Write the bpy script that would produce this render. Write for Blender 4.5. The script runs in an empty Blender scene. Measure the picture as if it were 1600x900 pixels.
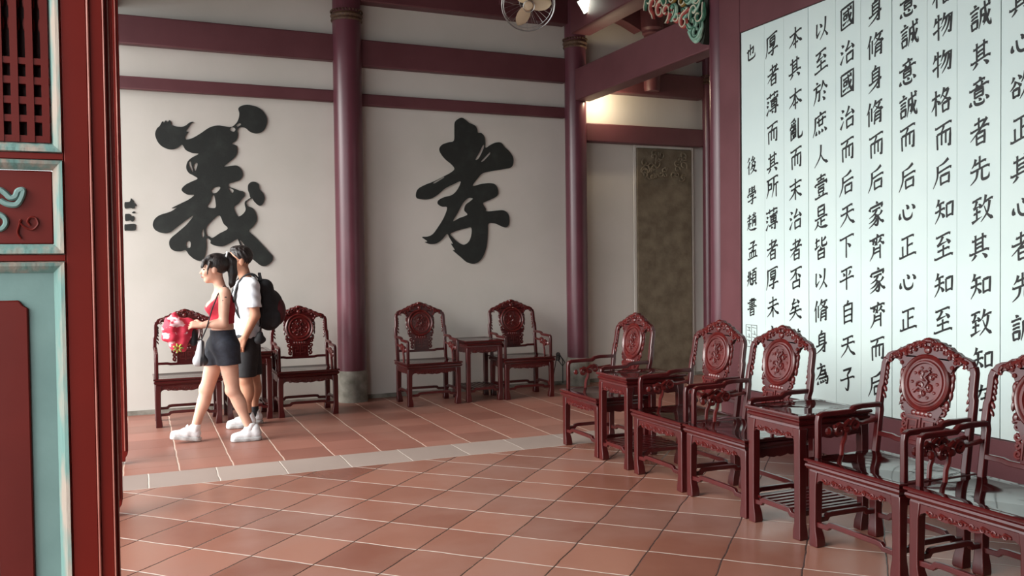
import bpy, bmesh, math, random
import numpy as np
from mathutils import Vector, Matrix
from mathutils.geometry import tessellate_polygon

S = bpy.context.scene
COL = S.collection
PI = math.pi
R = math.radians

# ------------------------------------------------------------------ camera
def cam_setup():
    yaw, pitch, roll = R(23.23), R(-1.486), R(0.672)
    cy, sy = math.cos(yaw), math.sin(yaw)
    f = Vector((sy * math.cos(pitch), cy * math.cos(pitch), math.sin(pitch)))
    r = Vector((cy, -sy, 0))
    d = -r.cross(f)
    r2 = math.cos(roll) * r + math.sin(roll) * d
    d2 = -math.sin(roll) * r + math.cos(roll) * d
    c = bpy.data.cameras.new('camera')
    o = bpy.data.objects.new('camera', c)
    COL.objects.link(o)
    c.sensor_fit = 'HORIZONTAL'
    c.sensor_width = 36.0
    c.lens = 1358.5 / 1600 * 36.0
    c.clip_start = 0.05
    m = Matrix((r2, -d2, -f)).transposed().to_4x4()
    m.translation = Vector((0, 0, 1.44))
    o.matrix_world = m
    S.camera = o
cam_setup()

# ------------------------------------------------------------------ light
S.view_settings.view_transform = 'Standard'
S.view_settings.look = 'None'
S.view_settings.gamma = 1.0
S.view_settings.use_curve_mapping = False
S.view_settings.exposure = -0.17
WORLD_STRENGTH = 4.4
W = bpy.data.worlds.new('overcast_sky')
S.world = W
W.use_nodes = True
_bg = W.node_tree.nodes['Background']
_bg.inputs['Color'].default_value = (0.93, 0.98, 1.0, 1)
_bg.inputs['Strength'].default_value = WORLD_STRENGTH
sun = bpy.data.lights.new('veiled_sun', 'SUN')
sun.energy = 7.5
sun.color = (1.0, 0.97, 0.92)
sun.angle = R(45)
sun_o = bpy.data.objects.new('veiled_sun', sun)
COL.objects.link(sun_o)
sun_o.location = (-8, 2, 7)
sun_o.rotation_euler = Vector((0.86, 0.16, -0.46)).to_track_quat('-Z', 'Y').to_euler()

# ------------------------------------------------------------------ helpers
def lin(c):
    return tuple(((v / 255) / 12.92 if v / 255 <= 0.04045 else ((v / 255 + 0.055) / 1.055) ** 2.4) for v in c) + (1,)

def new_mat(name):
    m = bpy.data.materials.new(name)
    m.use_nodes = True
    return m, m.node_tree, m.node_tree.nodes['Principled BSDF']

def mat(name, c, rough=0.5, c2=None, scale=6.0, detail=4.0, lo=0.35, hi=0.65, bump=0.0, bscale=40.0, spec=0.5, metal=0.0, coat=0.0, stretch=(1, 1, 1), emit=None, es=0.0):
    m, nt, p = new_mat(name)
    N, L = nt.nodes.new, nt.links.new
    p.inputs['Base Color'].default_value = lin(c)
    p.inputs['Roughness'].default_value = rough
    p.inputs['Metallic'].default_value = metal
    p.inputs['Specular IOR Level'].default_value = spec
    p.inputs['Coat Weight'].default_value = coat
    p.inputs['Coat Roughness'].default_value = 0.18
    tc = N('ShaderNodeTexCoord')
    mp = N('ShaderNodeMapping')
    mp.inputs['Scale'].default_value = stretch
    L(tc.outputs['Object'], mp.inputs['Vector'])
    if c2 is not None:
        n = N('ShaderNodeTexNoise')
        n.inputs['Scale'].default_value = scale
        n.inputs['Detail'].default_value = detail
        L(mp.outputs[0], n.inputs['Vector'])
        r = N('ShaderNodeValToRGB')
        r.color_ramp.elements[0].position = lo
        r.color_ramp.elements[1].position = hi
        r.color_ramp.elements[0].color = lin(c)
        r.color_ramp.elements[1].color = lin(c2)
        L(n.outputs['Fac'], r.inputs['Fac'])
        L(r.outputs['Color'], p.inputs['Base Color'])
    if bump > 0:
        n = N('ShaderNodeTexNoise')
        n.inputs['Scale'].default_value = bscale
        n.inputs['Detail'].default_value = 3
        L(mp.outputs[0], n.inputs['Vector'])
        b = N('ShaderNodeBump')
        b.inputs['Strength'].default_value = bump
        b.inputs['Distance'].default_value = 0.01
        L(n.outputs['Fac'], b.inputs['Height'])
        L(b.outputs['Normal'], p.inputs['Normal'])
    if emit:
        p.inputs['Emission Color'].default_value = lin(emit)
        p.inputs['Emission Strength'].default_value = es
    return m

class MB:
    """Collects shapes and links them as one mesh object."""
    def __init__(s):
        s.v, s.f, s.mi, s.m = [], [], [], 0
    def add(s, vs, fs):
        o = len(s.v)
        s.v += [tuple(v) for v in vs]
        s.f += [tuple(i + o for i in f) for f in fs]
        s.mi += [s.m] * len(fs)
    def box(s, x0, x1, y0, y1, z0, z1):
        s.add([(x0, y0, z0), (x1, y0, z0), (x1, y1, z0), (x0, y1, z0), (x0, y0, z1), (x1, y0, z1), (x1, y1, z1), (x0, y1, z1)],
              [(3, 2, 1, 0), (4, 5, 6, 7), (0, 1, 5, 4), (1, 2, 6, 5), (2, 3, 7, 6), (3, 0, 4, 7)])
    def quad(s, a, b, c, d):
        s.add([a, b, c, d], [(0, 1, 2, 3)])
    def loft(s, rings, caps=True):
        n = len(rings[0])
        vs = [p for r in rings for p in r]
        fs = []
        for i in range(len(rings) - 1):
            for j in range(n):
                k = (j + 1) % n
                fs.append((i * n + j, i * n + k, (i + 1) * n + k, (i + 1) * n + j))
        if caps:
            fs.append(tuple(range(n - 1, -1, -1)))
            o = (len(rings) - 1) * n
            fs.append(tuple(o + j for j in range(n)))
        s.add(vs, fs)
    def prism(s, pts, to3, d0, d1, holes=()):
        """pts and holes: 2D loops; to3(a, b, d) -> 3D point; extruded from d0 to d1."""
        loops = [pts] + list(holes)
        flat = [p for l in loops for p in l]
        tris = tessellate_polygon([[Vector((p[0], p[1], 0)) for p in l] for l in loops])
        n = len(flat)
        vs = [to3(a, b, d0) for a, b in flat] + [to3(a, b, d1) for a, b in flat]
        fs = []
        for t in tris:
            fs.append(tuple(t))
            fs.append(tuple(n + i for i in reversed(t)))
        o = 0
        for l in loops:
            k = len(l)
            for j in range(k):
                a, b = o + j, o + (j + 1) % k
                fs.append((a, b, b + n, a + n))
            o += k
        s.add(vs, fs)
    def tube(s, path, r, n=8, caps=True, flat=None, closed=False):
        P = [Vector(p) for p in path]
        k = len(P)
        rad = r if isinstance(r, (list, tuple)) else [r] * k
        T = []
        for i in range(k):
            if closed:
                t = P[(i + 1) % k] - P[i - 1]
            else:
                t = P[min(i + 1, k - 1)] - P[max(i - 1, 0)]
            T.append(t.normalized() if t.length > 1e-9 else Vector((0, 0, 1)))
        up = Vector((0, 0, 1)) if abs(T[0].z) < 0.9 else Vector((1, 0, 0))
        u = (up - T[0] * up.dot(T[0])).normalized()
        rings = []
        for i in range(k):
            u = (u - T[i] * u.dot(T[i])).normalized()
            w = T[i].cross(u)
            fx, fy = flat if flat else (1, 1)
            rings.append([P[i] + rad[i] * (fx * math.cos(2 * PI * j / n) * u + fy * math.sin(2 * PI * j / n) * w) for j in range(n)])
        if closed:
            rings.append(rings[0])
        s.loft(rings, caps and not closed)
    def bar(s, path, w, h, side):
        """rectangular bar along a path; w is measured along side, h across it."""
        P = [Vector(p) for p in path]
        k = len(P)
        sd = Vector(side).normalized()
        rings = []
        for i in range(k):
            a = (P[i] - P[i - 1]).normalized() if i else None
            b = (P[i + 1] - P[i]).normalized() if i < k - 1 else None
            if a is None: a = b
            if b is None: b = a
            na, nb = a.cross(sd).normalized(), b.cross(sd).normalized()
            m = (na + nb).normalized()
            q = m * (h / 2 / max(0.35, m.dot(na)))
            rings.append([P[i] - sd * w / 2 - q, P[i] + sd * w / 2 - q, P[i] + sd * w / 2 + q, P[i] - sd * w / 2 + q])
        s.loft(rings)
    def lathe(s, prof, n=24, c=(0, 0, 0), axis='z', caps=True):
        rings = []
        for r, h in prof:
            ring = []
            for j in range(n):
                a = 2 * PI * j / n
                x, y = r * math.cos(a), r * math.sin(a)
                p = {'z': (x, y, h), 'y': (x, h, -y), 'x': (h, x, y)}[axis]
                ring.append((p[0] + c[0], p[1] + c[1], p[2] + c[2]))
            rings.append(ring)
        s.loft(rings, caps)
    def ell(s, c, r, n=8, rot=None):
        rings = []
        m = max(4, n // 2 + 1)
        for i in range(m + 1):
            t = PI * (0.03 + 0.94 * i / m)
            ring = []
            for j in range(n):
                a = 2 * PI * j / n
                p = Vector((r[0] * math.sin(t) * math.cos(a), r[1] * math.sin(t) * math.sin(a), -r[2] * math.cos(t)))
                if rot is not None:
                    p = rot @ p
                ring.append(p + Vector(c))
            rings.append(ring)
        s.loft(rings)
    def map(s, fn):
        s.v = [fn(*v) for v in s.v]
        return s
    def build(s, name, mats, parent=None, smooth=35, bevel=0.0, seg=2, loc=None, fix=True):
        me = bpy.data.meshes.new(name)
        me.from_pydata([tuple(v) for v in s.v], [], s.f)
        if not isinstance(mats, (list, tuple)):
            mats = [mats]
        for m in mats:
            me.materials.append(m)
        if any(s.mi):
            me.polygons.foreach_set('material_index', s.mi)
        if fix:
            bm = bmesh.new()
            bm.from_mesh(me)
            bmesh.ops.recalc_face_normals(bm, faces=bm.faces)
            bm.to_mesh(me)
            bm.free()
        if smooth:
            me.shade_smooth()
            me.set_sharp_from_angle(angle=R(smooth))
        me.update()
        o = bpy.data.objects.new(name, me)
        COL.objects.link(o)
        if parent is not None:
            o.parent = parent
        if loc is not None:
            o.location = loc
        if bevel > 0:
            b = o.modifiers.new('bevel', 'BEVEL')
            b.width = bevel
            b.segments = seg
            b.limit_method = 'ANGLE'
            b.angle_limit = R(40)
        return o

def tag(o, label=None, cat=None, group=None, kind=None):
    if label: o['label'] = label
    if cat: o['category'] = cat
    if group: o['group'] = group
    if kind: o['kind'] = kind
    return o

def thing(name, label, cat, loc=(0, 0, 0), rz=0.0, group=None):
    o = bpy.data.objects.new(name, None)
    o.empty_display_size = 0.1
    COL.objects.link(o)
    o.location = loc
    o.rotation_euler = (0, 0, rz)
    return tag(o, label, cat, group)

def kids(o):
    return [c for c in bpy.data.objects if c.parent == o]

def dup(root, loc, rz, label):
    r = root.copy(); COL.objects.link(r)
    r.location = loc; r.rotation_euler = (0, 0, rz); r['label'] = label
    for ch in kids(root):
        c = ch.copy(); COL.objects.link(c); c.parent = r
        for g in kids(ch):
            d = g.copy(); COL.objects.link(d); d.parent = c
    return r

def catmull(pts, n=4, closed=True):
    P = [Vector((p[0], p[1])) for p in pts]
    k = len(P)
    out = []
    for i in range(k if closed else k - 1):
        if closed:
            a, b, c, d = P[i - 1], P[i], P[(i + 1) % k], P[(i + 2) % k]
        else:
            a, b, c, d = P[max(i - 1, 0)], P[i], P[i + 1], P[min(i + 2, k - 1)]
        for j in range(n):
            t = j / n
            out.append(tuple(0.5 * ((2 * b) + (c - a) * t + (2 * a - 5 * b + 4 * c - d) * t * t + (3 * b - a - 3 * c + d) * t ** 3)))
    if not closed:
        out.append(tuple(P[-1]))
    return out

# ------------------------------------------------------------------ materials
M = {}
M['plaster'] = mat('white_plaster', (208, 202, 195), 0.9, (200, 195, 187), 1.3, 5, bump=0.05, bscale=30, spec=0.2)
M['plum'] = mat('plum_paint', (101, 58, 63), 0.5, (92, 50, 55), 3, bump=0.03, bscale=25)
M['plum_gloss'] = mat('glossy_plum_lacquer', (96, 52, 62), 0.32, (86, 46, 55), 2.5, bump=0.02, bscale=18)
M['band'] = mat('dark_carved_band', (62, 36, 32), 0.6, (96, 72, 48), 60, bump=0.3, bscale=90)
M['stone'] = mat('grey_column_stone', (150, 146, 136), 0.85, (112, 108, 98), 9, 6, bump=0.2, bscale=50)
M['stele'] = mat('dark_stele_stone', (92, 80, 64), 0.75, (116, 104, 86), 7, 8, bump=0.35, bscale=38)
M['wood'] = mat('red_rosewood', (70, 14, 15), 0.28, (58, 11, 12), 8, 3, stretch=(1, 1, 0.15), coat=0.25, spec=0.5)
M['woodseat'] = mat('dark_rosewood_top', (46, 11, 11), 0.07, (42, 9, 10), 4, 3, stretch=(1, 6, 6), spec=0.32)
M['woodcarve'] = mat('carved_rosewood', (88, 24, 22), 0.3, (68, 17, 16), 14, coat=0.15)
M['door_red'] = mat('door_red_lacquer', (104, 22, 13), 0.45, (92, 18, 11), 2.2, 5, spec=0.22, bump=0.03, bscale=20)
M['door_panel'] = mat('door_panel_red', (92, 23, 17), 0.48, (82, 20, 15), 3, spec=0.22, bump=0.03)
M['teal'] = mat('worn_teal_paint', (110, 138, 134), 0.55, (96, 124, 121), 5, 6, bump=0.08, bscale=30)
M['worn'] = mat('weathered_trim', (138, 122, 110), 0.8, (82, 92, 90), 9, 8, spec=0.2, lo=0.38, hi=0.62, bump=0.25, bscale=40, stretch=(2.5, 2.5, 0.6))
M['trim_teal'] = mat('flaking_teal_trim', (98, 128, 123), 0.7, (146, 134, 124), 13, 8, lo=0.44, hi=0.62, bump=0.2, bscale=40, spec=0.2, stretch=(2.2, 2.2, 0.5))
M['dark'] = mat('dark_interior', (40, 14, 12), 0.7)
M['bead'] = mat('highlit_bead', (170, 110, 96), 0.4, (120, 44, 36), 7, 5, stretch=(1, 1, 0.4))  # pale tone paints the highlight that runs along the beads
M['board'] = mat('pale_board_paint', (208, 224, 221), 0.5, (201, 218, 217), 1.5, 3, spec=0.35)
M['ink'] = mat('black_ink', (16, 17, 18), 0.5)
M['brush'] = mat('black_brush_paint', (30, 33, 31), 0.65, (44, 48, 45), 7, 6, lo=0.5, hi=0.75, bump=0.1, bscale=60)
M['blackedge'] = mat('black_edge', (20, 18, 18), 0.5)
M['cream'] = mat('cream_fan_blade', (226, 204, 172), 0.4)
M['chrome'] = mat('fan_wire_steel', (190, 190, 190), 0.3, metal=0.9)
M['fanbody'] = mat('dark_fan_motor', (46, 42, 40), 0.4)
M['lampglow'] = mat('lit_lamp_glass', (245, 255, 240), 0.4, emit=(246, 255, 236), es=14)
M['lampmetal'] = mat('pale_lamp_housing', (196, 200, 190), 0.5)
M['cable'] = mat('black_cable', (28, 28, 30), 0.5)
M['paving'] = mat('pale_courtyard_paving', (176, 172, 164), 0.9, (156, 152, 146), 2, bump=0.1)

def floor_mat(name, tile, ang, ou, ov, c1, c2, gu, gv, gw, rough, stain):
    m, nt, p = new_mat(name)
    N, L = nt.nodes.new, nt.links.new
    def math_(op, a, b=None, c=None):
        n = N('ShaderNodeMath'); n.operation = op
        for i, x in enumerate((a, b, c)):
            if x is None: continue
            if isinstance(x, (int, float)): n.inputs[i].default_value = x
            else: L(x, n.inputs[i])
        return n.outputs[0]
    g = N('ShaderNodeNewGeometry')
    sep = N('ShaderNodeSeparateXYZ'); L(g.outputs['Position'], sep.inputs[0])
    x, y = sep.outputs[0], sep.outputs[1]
    wob = N('ShaderNodeTexNoise'); wob.inputs['Scale'].default_value = 5; L(g.outputs['Position'], wob.inputs['Vector'])
    w = math_('MULTIPLY', math_('SUBTRACT', wob.outputs['Fac'], 0.5), 0.02)
    ca, sa = math.cos(ang), math.sin(ang)
    u = math_('ADD', math_('DIVIDE', math_('ADD', math_('ADD', math_('MULTIPLY', x, ca), math_('MULTIPLY', y, sa)), w), tile[0]), ou)
    v = math_('ADD', math_('DIVIDE', math_('ADD', math_('ADD', math_('MULTIPLY', x, -sa), math_('MULTIPLY', y, ca)), w), tile[1]), ov)
    fu, fv = math_('FLOOR', u), math_('FLOOR', v)
    if ov == 0.5:
        v = math_('ADD', v, math_('MULTIPLY', math_('MODULO', math_('ABSOLUTE', fu), 2.0), 0.5)); fv = math_('FLOOR', v)
    du = math_('MULTIPLY', math_('SUBTRACT', 0.5, math_('ABSOLUTE', math_('SUBTRACT', math_('FRACT', u), 0.5))), tile[0])
    dv = math_('MULTIPLY', math_('SUBTRACT', 0.5, math_('ABSOLUTE', math_('SUBTRACT', math_('FRACT', v), 0.5))), tile[1])
    cmb = N('ShaderNodeCombineXYZ'); L(fu, cmb.inputs[0]); L(fv, cmb.inputs[1])
    wn = N('ShaderNodeTexWhiteNoise'); wn.noise_dimensions = '2D'; L(cmb.outputs[0], wn.inputs['Vector'])
    ns = N('ShaderNodeTexNoise'); ns.inputs['Scale'].default_value = 2.2; ns.inputs['Detail'].default_value = 6
    L(g.outputs['Position'], ns.inputs['Vector'])
    mixf = math_('ADD', math_('MULTIPLY', wn.outputs['Value'], 0.65), math_('MULTIPLY', ns.outputs['Fac'], 0.55))
    rp = N('ShaderNodeValToRGB')
    rp.color_ramp.elements[0].position = 0.2; rp.color_ramp.elements[0].color = lin(c1)
    rp.color_ramp.elements[1].position = 0.8; rp.color_ramp.elements[1].color = lin(c2)
    L(mixf, rp.inputs['Fac'])
    st = N('ShaderNodeTexNoise'); st.inputs['Scale'].default_value = 1.1; st.inputs['Detail'].default_value = 7
    L(g.outputs['Position'], st.inputs['Vector'])
    mr = N('ShaderNodeMapRange'); L(st.outputs['Fac'], mr.inputs[0])
    mr.inputs[1].default_value = 0.46; mr.inputs[2].default_value = 0.75; mr.inputs[3].default_value = 0; mr.inputs[4].default_value = 0.55
    ms = N('ShaderNodeMix'); ms.data_type = 'RGBA'; L(mr.outputs[0], ms.inputs[0]); L(rp.outputs[0], ms.inputs[6]); ms.inputs[7].default_value = lin(stain)
    cur = ms.outputs[2]
    for d, gc, ww in ((du, gu, gw[0]), (dv, gv, gw[1])):
        k = N('ShaderNodeMapRange'); L(d, k.inputs[0])
        k.inputs[1].default_value = ww * 0.55; k.inputs[2].default_value = ww; k.inputs[3].default_value = 1; k.inputs[4].default_value = 0
        mx = N('ShaderNodeMix'); mx.data_type = 'RGBA'; L(k.outputs[0], mx.inputs[0]); L(cur, mx.inputs[6]); mx.inputs[7].default_value = lin(gc)
        cur = mx.outputs[2]
    L(cur, p.inputs['Base Color'])
    p.inputs['Roughness'].default_value = rough
    p.inputs['Specular IOR Level'].default_value = 0.45
    hm = math_('MINIMUM', math_('MINIMUM', math_('DIVIDE', du, gw[0] * 1.4), math_('DIVIDE', dv, gw[1] * 1.4)), 1.0)
    hb = math_('ADD', hm, math_('MULTIPLY', ns.outputs['Fac'], 0.35))
    b = N('ShaderNodeBump'); b.inputs['Strength'].default_value = 0.35; b.inputs['Distance'].default_value = 0.006
    L(hb, b.inputs['Height']); L(b.outputs[0], p.inputs['Normal'])
    return m
r2 = math.sqrt(0.5)
# inner floor laid on the diagonal, outer floor square to the walls, grey stone border between them
M['tile_in'] = floor_mat('diagonal_terracotta', (0.369, 0.369), R(45), 0.456, 0.33, (118, 74, 60), (146, 100, 84), (200, 186, 176), (66, 48, 43), (0.0058, 0.005), 0.27, (140, 114, 106))  # joints pale one way, dark the other: groove shading and gloss painted in
M['tile_out'] = floor_mat('square_terracotta', (0.369, 0.369), 0.0, 0.35, 0.5, (124, 78, 66), (148, 98, 84), (196, 172, 156), (112, 66, 52), (0.0065, 0.003), 0.42, (146, 112, 98))  # white and faint joints by direction, groove shading put into the colour
M['tile_edge'] = floor_mat('grey_border_stone', (0.452, 0.452), 0.0, 0.93, 0.32, (142, 126, 118), (158, 142, 133), (196, 184, 174), (196, 184, 174), (0.005, 0.003), 0.5, (146, 130, 122))

# ------------------------------------------------------------------ room
YB = 9.36            # back wall
XF = -0.13           # facade line
XR = 6.85            # outer wall of the right aisle
ZC = 5.6
def structure(o): return tag(o, kind='structure')
fl = MB()
def rect(x0, x1, y0, y1, m):
    fl.m = m
    fl.box(x0, x1, y0, y1, -0.12, 0.0)
rect(-0.5, XR, -4.0, 6.18, 0)
rect(-0.5, XR, 6.625, YB, 1)
rect(-0.5, XR, 6.18, 6.625, 2)
structure(fl.build('floor', [M['tile_in'], M['tile_out'], M['tile_edge']], smooth=0))
b = MB(); b.box(-14, -0.5, -12, 20, -0.35, -0.16); structure(b.build('courtyard_ground', M['paving'], smooth=0))
b = MB(); b.box(-0.5, XR + 0.2, YB, YB + 0.2, -0.12, ZC); structure(b.build('wall_back', M['plaster'], smooth=0))
b = MB(); b.box(XR, XR + 0.2, -4.2, YB, -0.12, ZC); structure(b.build('wall_aisle', M['plaster'], smooth=0))
b = MB(); b.box(-0.5, XR + 0.2, -4.2, -4.0, -0.12, ZC); structure(b.build('wall_front', M['plum'], smooth=0))  # unseen end wall, made dark plum to hold down light from behind
b = MB(); b.box(-2.0, XR + 0.2, -4.2, YB + 0.2, ZC, ZC + 0.15); structure(b.build('ceiling', M['plum'], smooth=0))
b = MB(); b.box(-0.42, XF - 0.02, -4.0, YB, 4.0, ZC); b.box(-0.42, XF - 0.02, -4.0, 1.12, -0.12, 4.0); structure(b.build('wall_left', M['door_red'], smooth=0))  # unseen; near stretch closed and lintel set to hold back daylight
b = MB(); b.box(-2.2, -0.42, -4.2, YB + 0.2, 4.3, 4.45); structure(b.build('added_eave', M['plum'], smooth=0))  # eave out of view, added to cut the high sky light
b = MB(); b.box(4.78, 4.92, -4.0, 6.02, 0.0, ZC); structure(b.build('wall_right', M['plum'], smooth=0, bevel=0.004))
b = MB(); b.box(-0.3, XR, YB - 0.012, YB, 0, 0.045); structure(b.build('baseboard_back', M['stone'], smooth=0))
# frame round the writing boards
b = MB(); b.box(4.70, 4.94, 6.025, 6.30, 0, ZC); structure(b.build('trim_1', M['plum'], bevel=0.006))
b = MB(); b.box(4.705, 4.78, -4.0, 6.025, 3.38, ZC); structure(b.build('trim_2', M['plum'], bevel=0.006))
b = MB(); b.box(4.69, 4.78, -4.0, 6.025, 0.0, 0.365); structure(b.build('trim_3', M['plum'], bevel=0.006))

# columns
def column(x, y, r, ringz, label, base=True, top=ZC, rb=None):
    t = thing('column', label, 'column', (x, y, 0))
    b = MB()
    z0 = 0.335 if base else 0.0
    prof = [(r * 0.99, z0), (r, z0 + 0.05), (r, ringz - 0.06)]
    b.lathe(prof + [(r * 0.985, ringz + 0.06), (r * 0.97, top)], 40)
    b.build('shaft', M['plum_gloss'], t)
    b = MB()
    b.lathe([(r * 0.9, ringz - 0.05), (r + 0.008, ringz - 0.05), (r + 0.016, ringz - 0.035), (r + 0.008, ringz - 0.012), (r + 0.02, ringz + 0.01), (r + 0.008, ringz + 0.035), (r * 0.9, ringz + 0.035)], 40, caps=False)
    for i in range(28):
        a = 2 * PI * i / 28
        b.ell(((r + 0.012) * math.cos(a), (r + 0.012) * math.sin(a), ringz + 0.055), (0.012, 0.012, 0.012), 6)
    tag(b.build('carved_band', M['band'], t), 'dark carved band')
    if base:
        b = MB()
        rb = rb or r + 0.012
        b.lathe([(rb, 0), (rb, 0.03), (rb - 0.004, 0.06), (rb - 0.004, 0.30), (rb - 0.012, 0.335)], 40)
        tag(b.build('stone_base', M['stone'], t), 'grey stone base')
    return t
column(2.095, 9.27, 0.152, 4.10, 'plum round column on a grey stone base between the two huge black characters')
column(4.82, 9.25, 0.128, 4.05, 'plum round column standing right of the smaller huge character, lit by a lamp')
column(4.80, 6.41, 0.10, 4.9, 'plum column at the end of the white writing boards under the carved bracket')
column(6.70, 9.22, 0.072, 3.75, 'thin plum corner column right of the tall dark stone tablet')

def beam(label, x0, x1, y0, y1, z0, z1, bev=0.012):
    b = MB()
    cx, cy = (x0 + x1) / 2, (y0 + y1) / 2
    b.box(x0 - cx, x1 - cx, y0 - cy, y1 - cy, 0, z1 - z0)
    return tag(b.build('beam', M['plum'], loc=(cx, cy, z0), bevel=bev), label, 'beam')
beam('thick plum wall beam left of the column, above the character under which people walk', -0.3, 1.955, 9.26, 9.36, 3.635, 3.915)
beam('thin plum wall beam just above the huge character behind the walking pair', -0.3, 1.955, 9.29, 9.36, 3.205, 3.33)
beam('thick plum wall beam across the bay with the smaller huge character', 2.235, 4.71, 9.26, 9.36, 3.60, 3.885)
beam('thin plum wall beam directly above the smaller huge character', 2.235, 4.71, 9.29, 9.36, 3.185, 3.312)
beam('topmost dark plum beam running behind the wire fan', 2.235, 4.71, 9.20, 9.36, 4.275, 4.72)
beam('big plum beam joining the lamp-lit column to the column by the boards', 4.755, 4.955, 6.50, 9.135, 3.365, 3.735)
beam('upper plum beam carrying the bright lamp, above the big joining beam', 4.70, 4.96, 6.50, 9.135, 4.14, 4.58)
beam('plum beam over the tall dark stone tablet', 4.945, 6.635, 9.22, 9.36, 2.915, 3.135)
beam('dark plum beam with a short post, high above the stone tablet', 4.945, 6.635, 9.20, 9.36, 3.52, 3.80)

def plan(a, b_, d): return (a, d, b_)
# curved timber and dwarf post high in the aisle
b = MB()
arch = [(4.95, 4.29)] + [(4.95 + 0.72 * t, 4.29 + 0.115 * math.sin(PI * t)) for t in (0.1, 0.2, 0.3, 0.4, 0.5, 0.6, 0.7, 0.8, 0.9)] + [(5.70, 4.28), (5.70, 4.75), (4.95, 4.75)]
b.prism(arch, plan, 9.18, 9.355)
tag(b.build('curved_beam', M['plum'], bevel=0.006), 'dark arched timber at the very top of the aisle wall', 'beam')
b = MB()
arch = [(5.98, 4.02)] + [(5.98 + 0.64 * t, 4.02 + 0.08 * math.sin(PI * t)) for t in (0.1, 0.25, 0.4, 0.55, 0.7, 0.85)] + [(6.63, 4.0), (6.63, 4.4), (5.98, 4.4)]
b.prism(arch, plan, 9.18, 9.355)
tag(b.build('curved_beam', M['plum'], bevel=0.006), 'arched timber seen under the big beam beside the corner column', 'beam')
t = thing('dwarf_post', 'short fat plum post standing on the aisle beam above the tablet', 'post', (5.83, 9.16, 3.55))
b = MB(); b.lathe([(0.09, 0), (0.1, 0.04), (0.1, 0.5), (0.095, 0.68)], 28); b.build('shaft', M['plum'], t)
b = MB(); b.lathe([(0.09, 0.68), (0.115, 0.70), (0.115, 0.73), (0.14, 0.76), (0.15, 0.95), (0.15, 1.2)], 28); b.build('post_head', M['plum'], t)
b = MB(); b.box(3.82, 4.0, 8.98, 9.2, 4.40, 5.2)
tag(b.build('bracket_block', M['plum'], bevel=0.01), 'dark block on the topmost beam just behind the fan', 'bracket')

# stele set in the wall
t = thing('stone_tablet', 'tall dark stone tablet with a carved head set in the aisle wall', 'tablet', (6.115, YB, 0))
b = MB(); b.box(-0.405, 0.405, -0.035, -0.001, 0.02, 2.885); b.build('slab', M['stele'], t, bevel=0.012)
b = MB()
rng = random.Random(4)
for i in range(34):
    cx, cz = rng.uniform(-0.33, 0.33), rng.uniform(2.50, 2.82)
    a0, rr = rng.uniform(0, 6.28), rng.uniform(0.025, 0.07)
    b.tube([(cx + rr * (1 - k / 12) * math.cos(a0 + k * 0.6), -0.045, cz + rr * (1 - k / 12) * math.sin(a0 + k * 0.6)) for k in range(10)], 0.013, 5)
b.bar([(-0.39, -0.036, 2.44), (0.39, -0.036, 2.44)], 0.012, 0.012, (0, 1, 0))
tag(b.build('carved_head', M['stele'], t), 'carved dragon relief across the top')
b = MB()
for x0, x1, z0, z1 in ((-0.445, -0.405, 0, 2.925), (0.405, 0.445, 0, 2.925), (-0.405, 0.405, 2.885, 2.925)):
    b.box(x0, x1, -0.02, -0.001, z0, z1)
tag(b.build('plaster_border', M['plaster'], t, bevel=0.006), 'pale plaster border')

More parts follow.
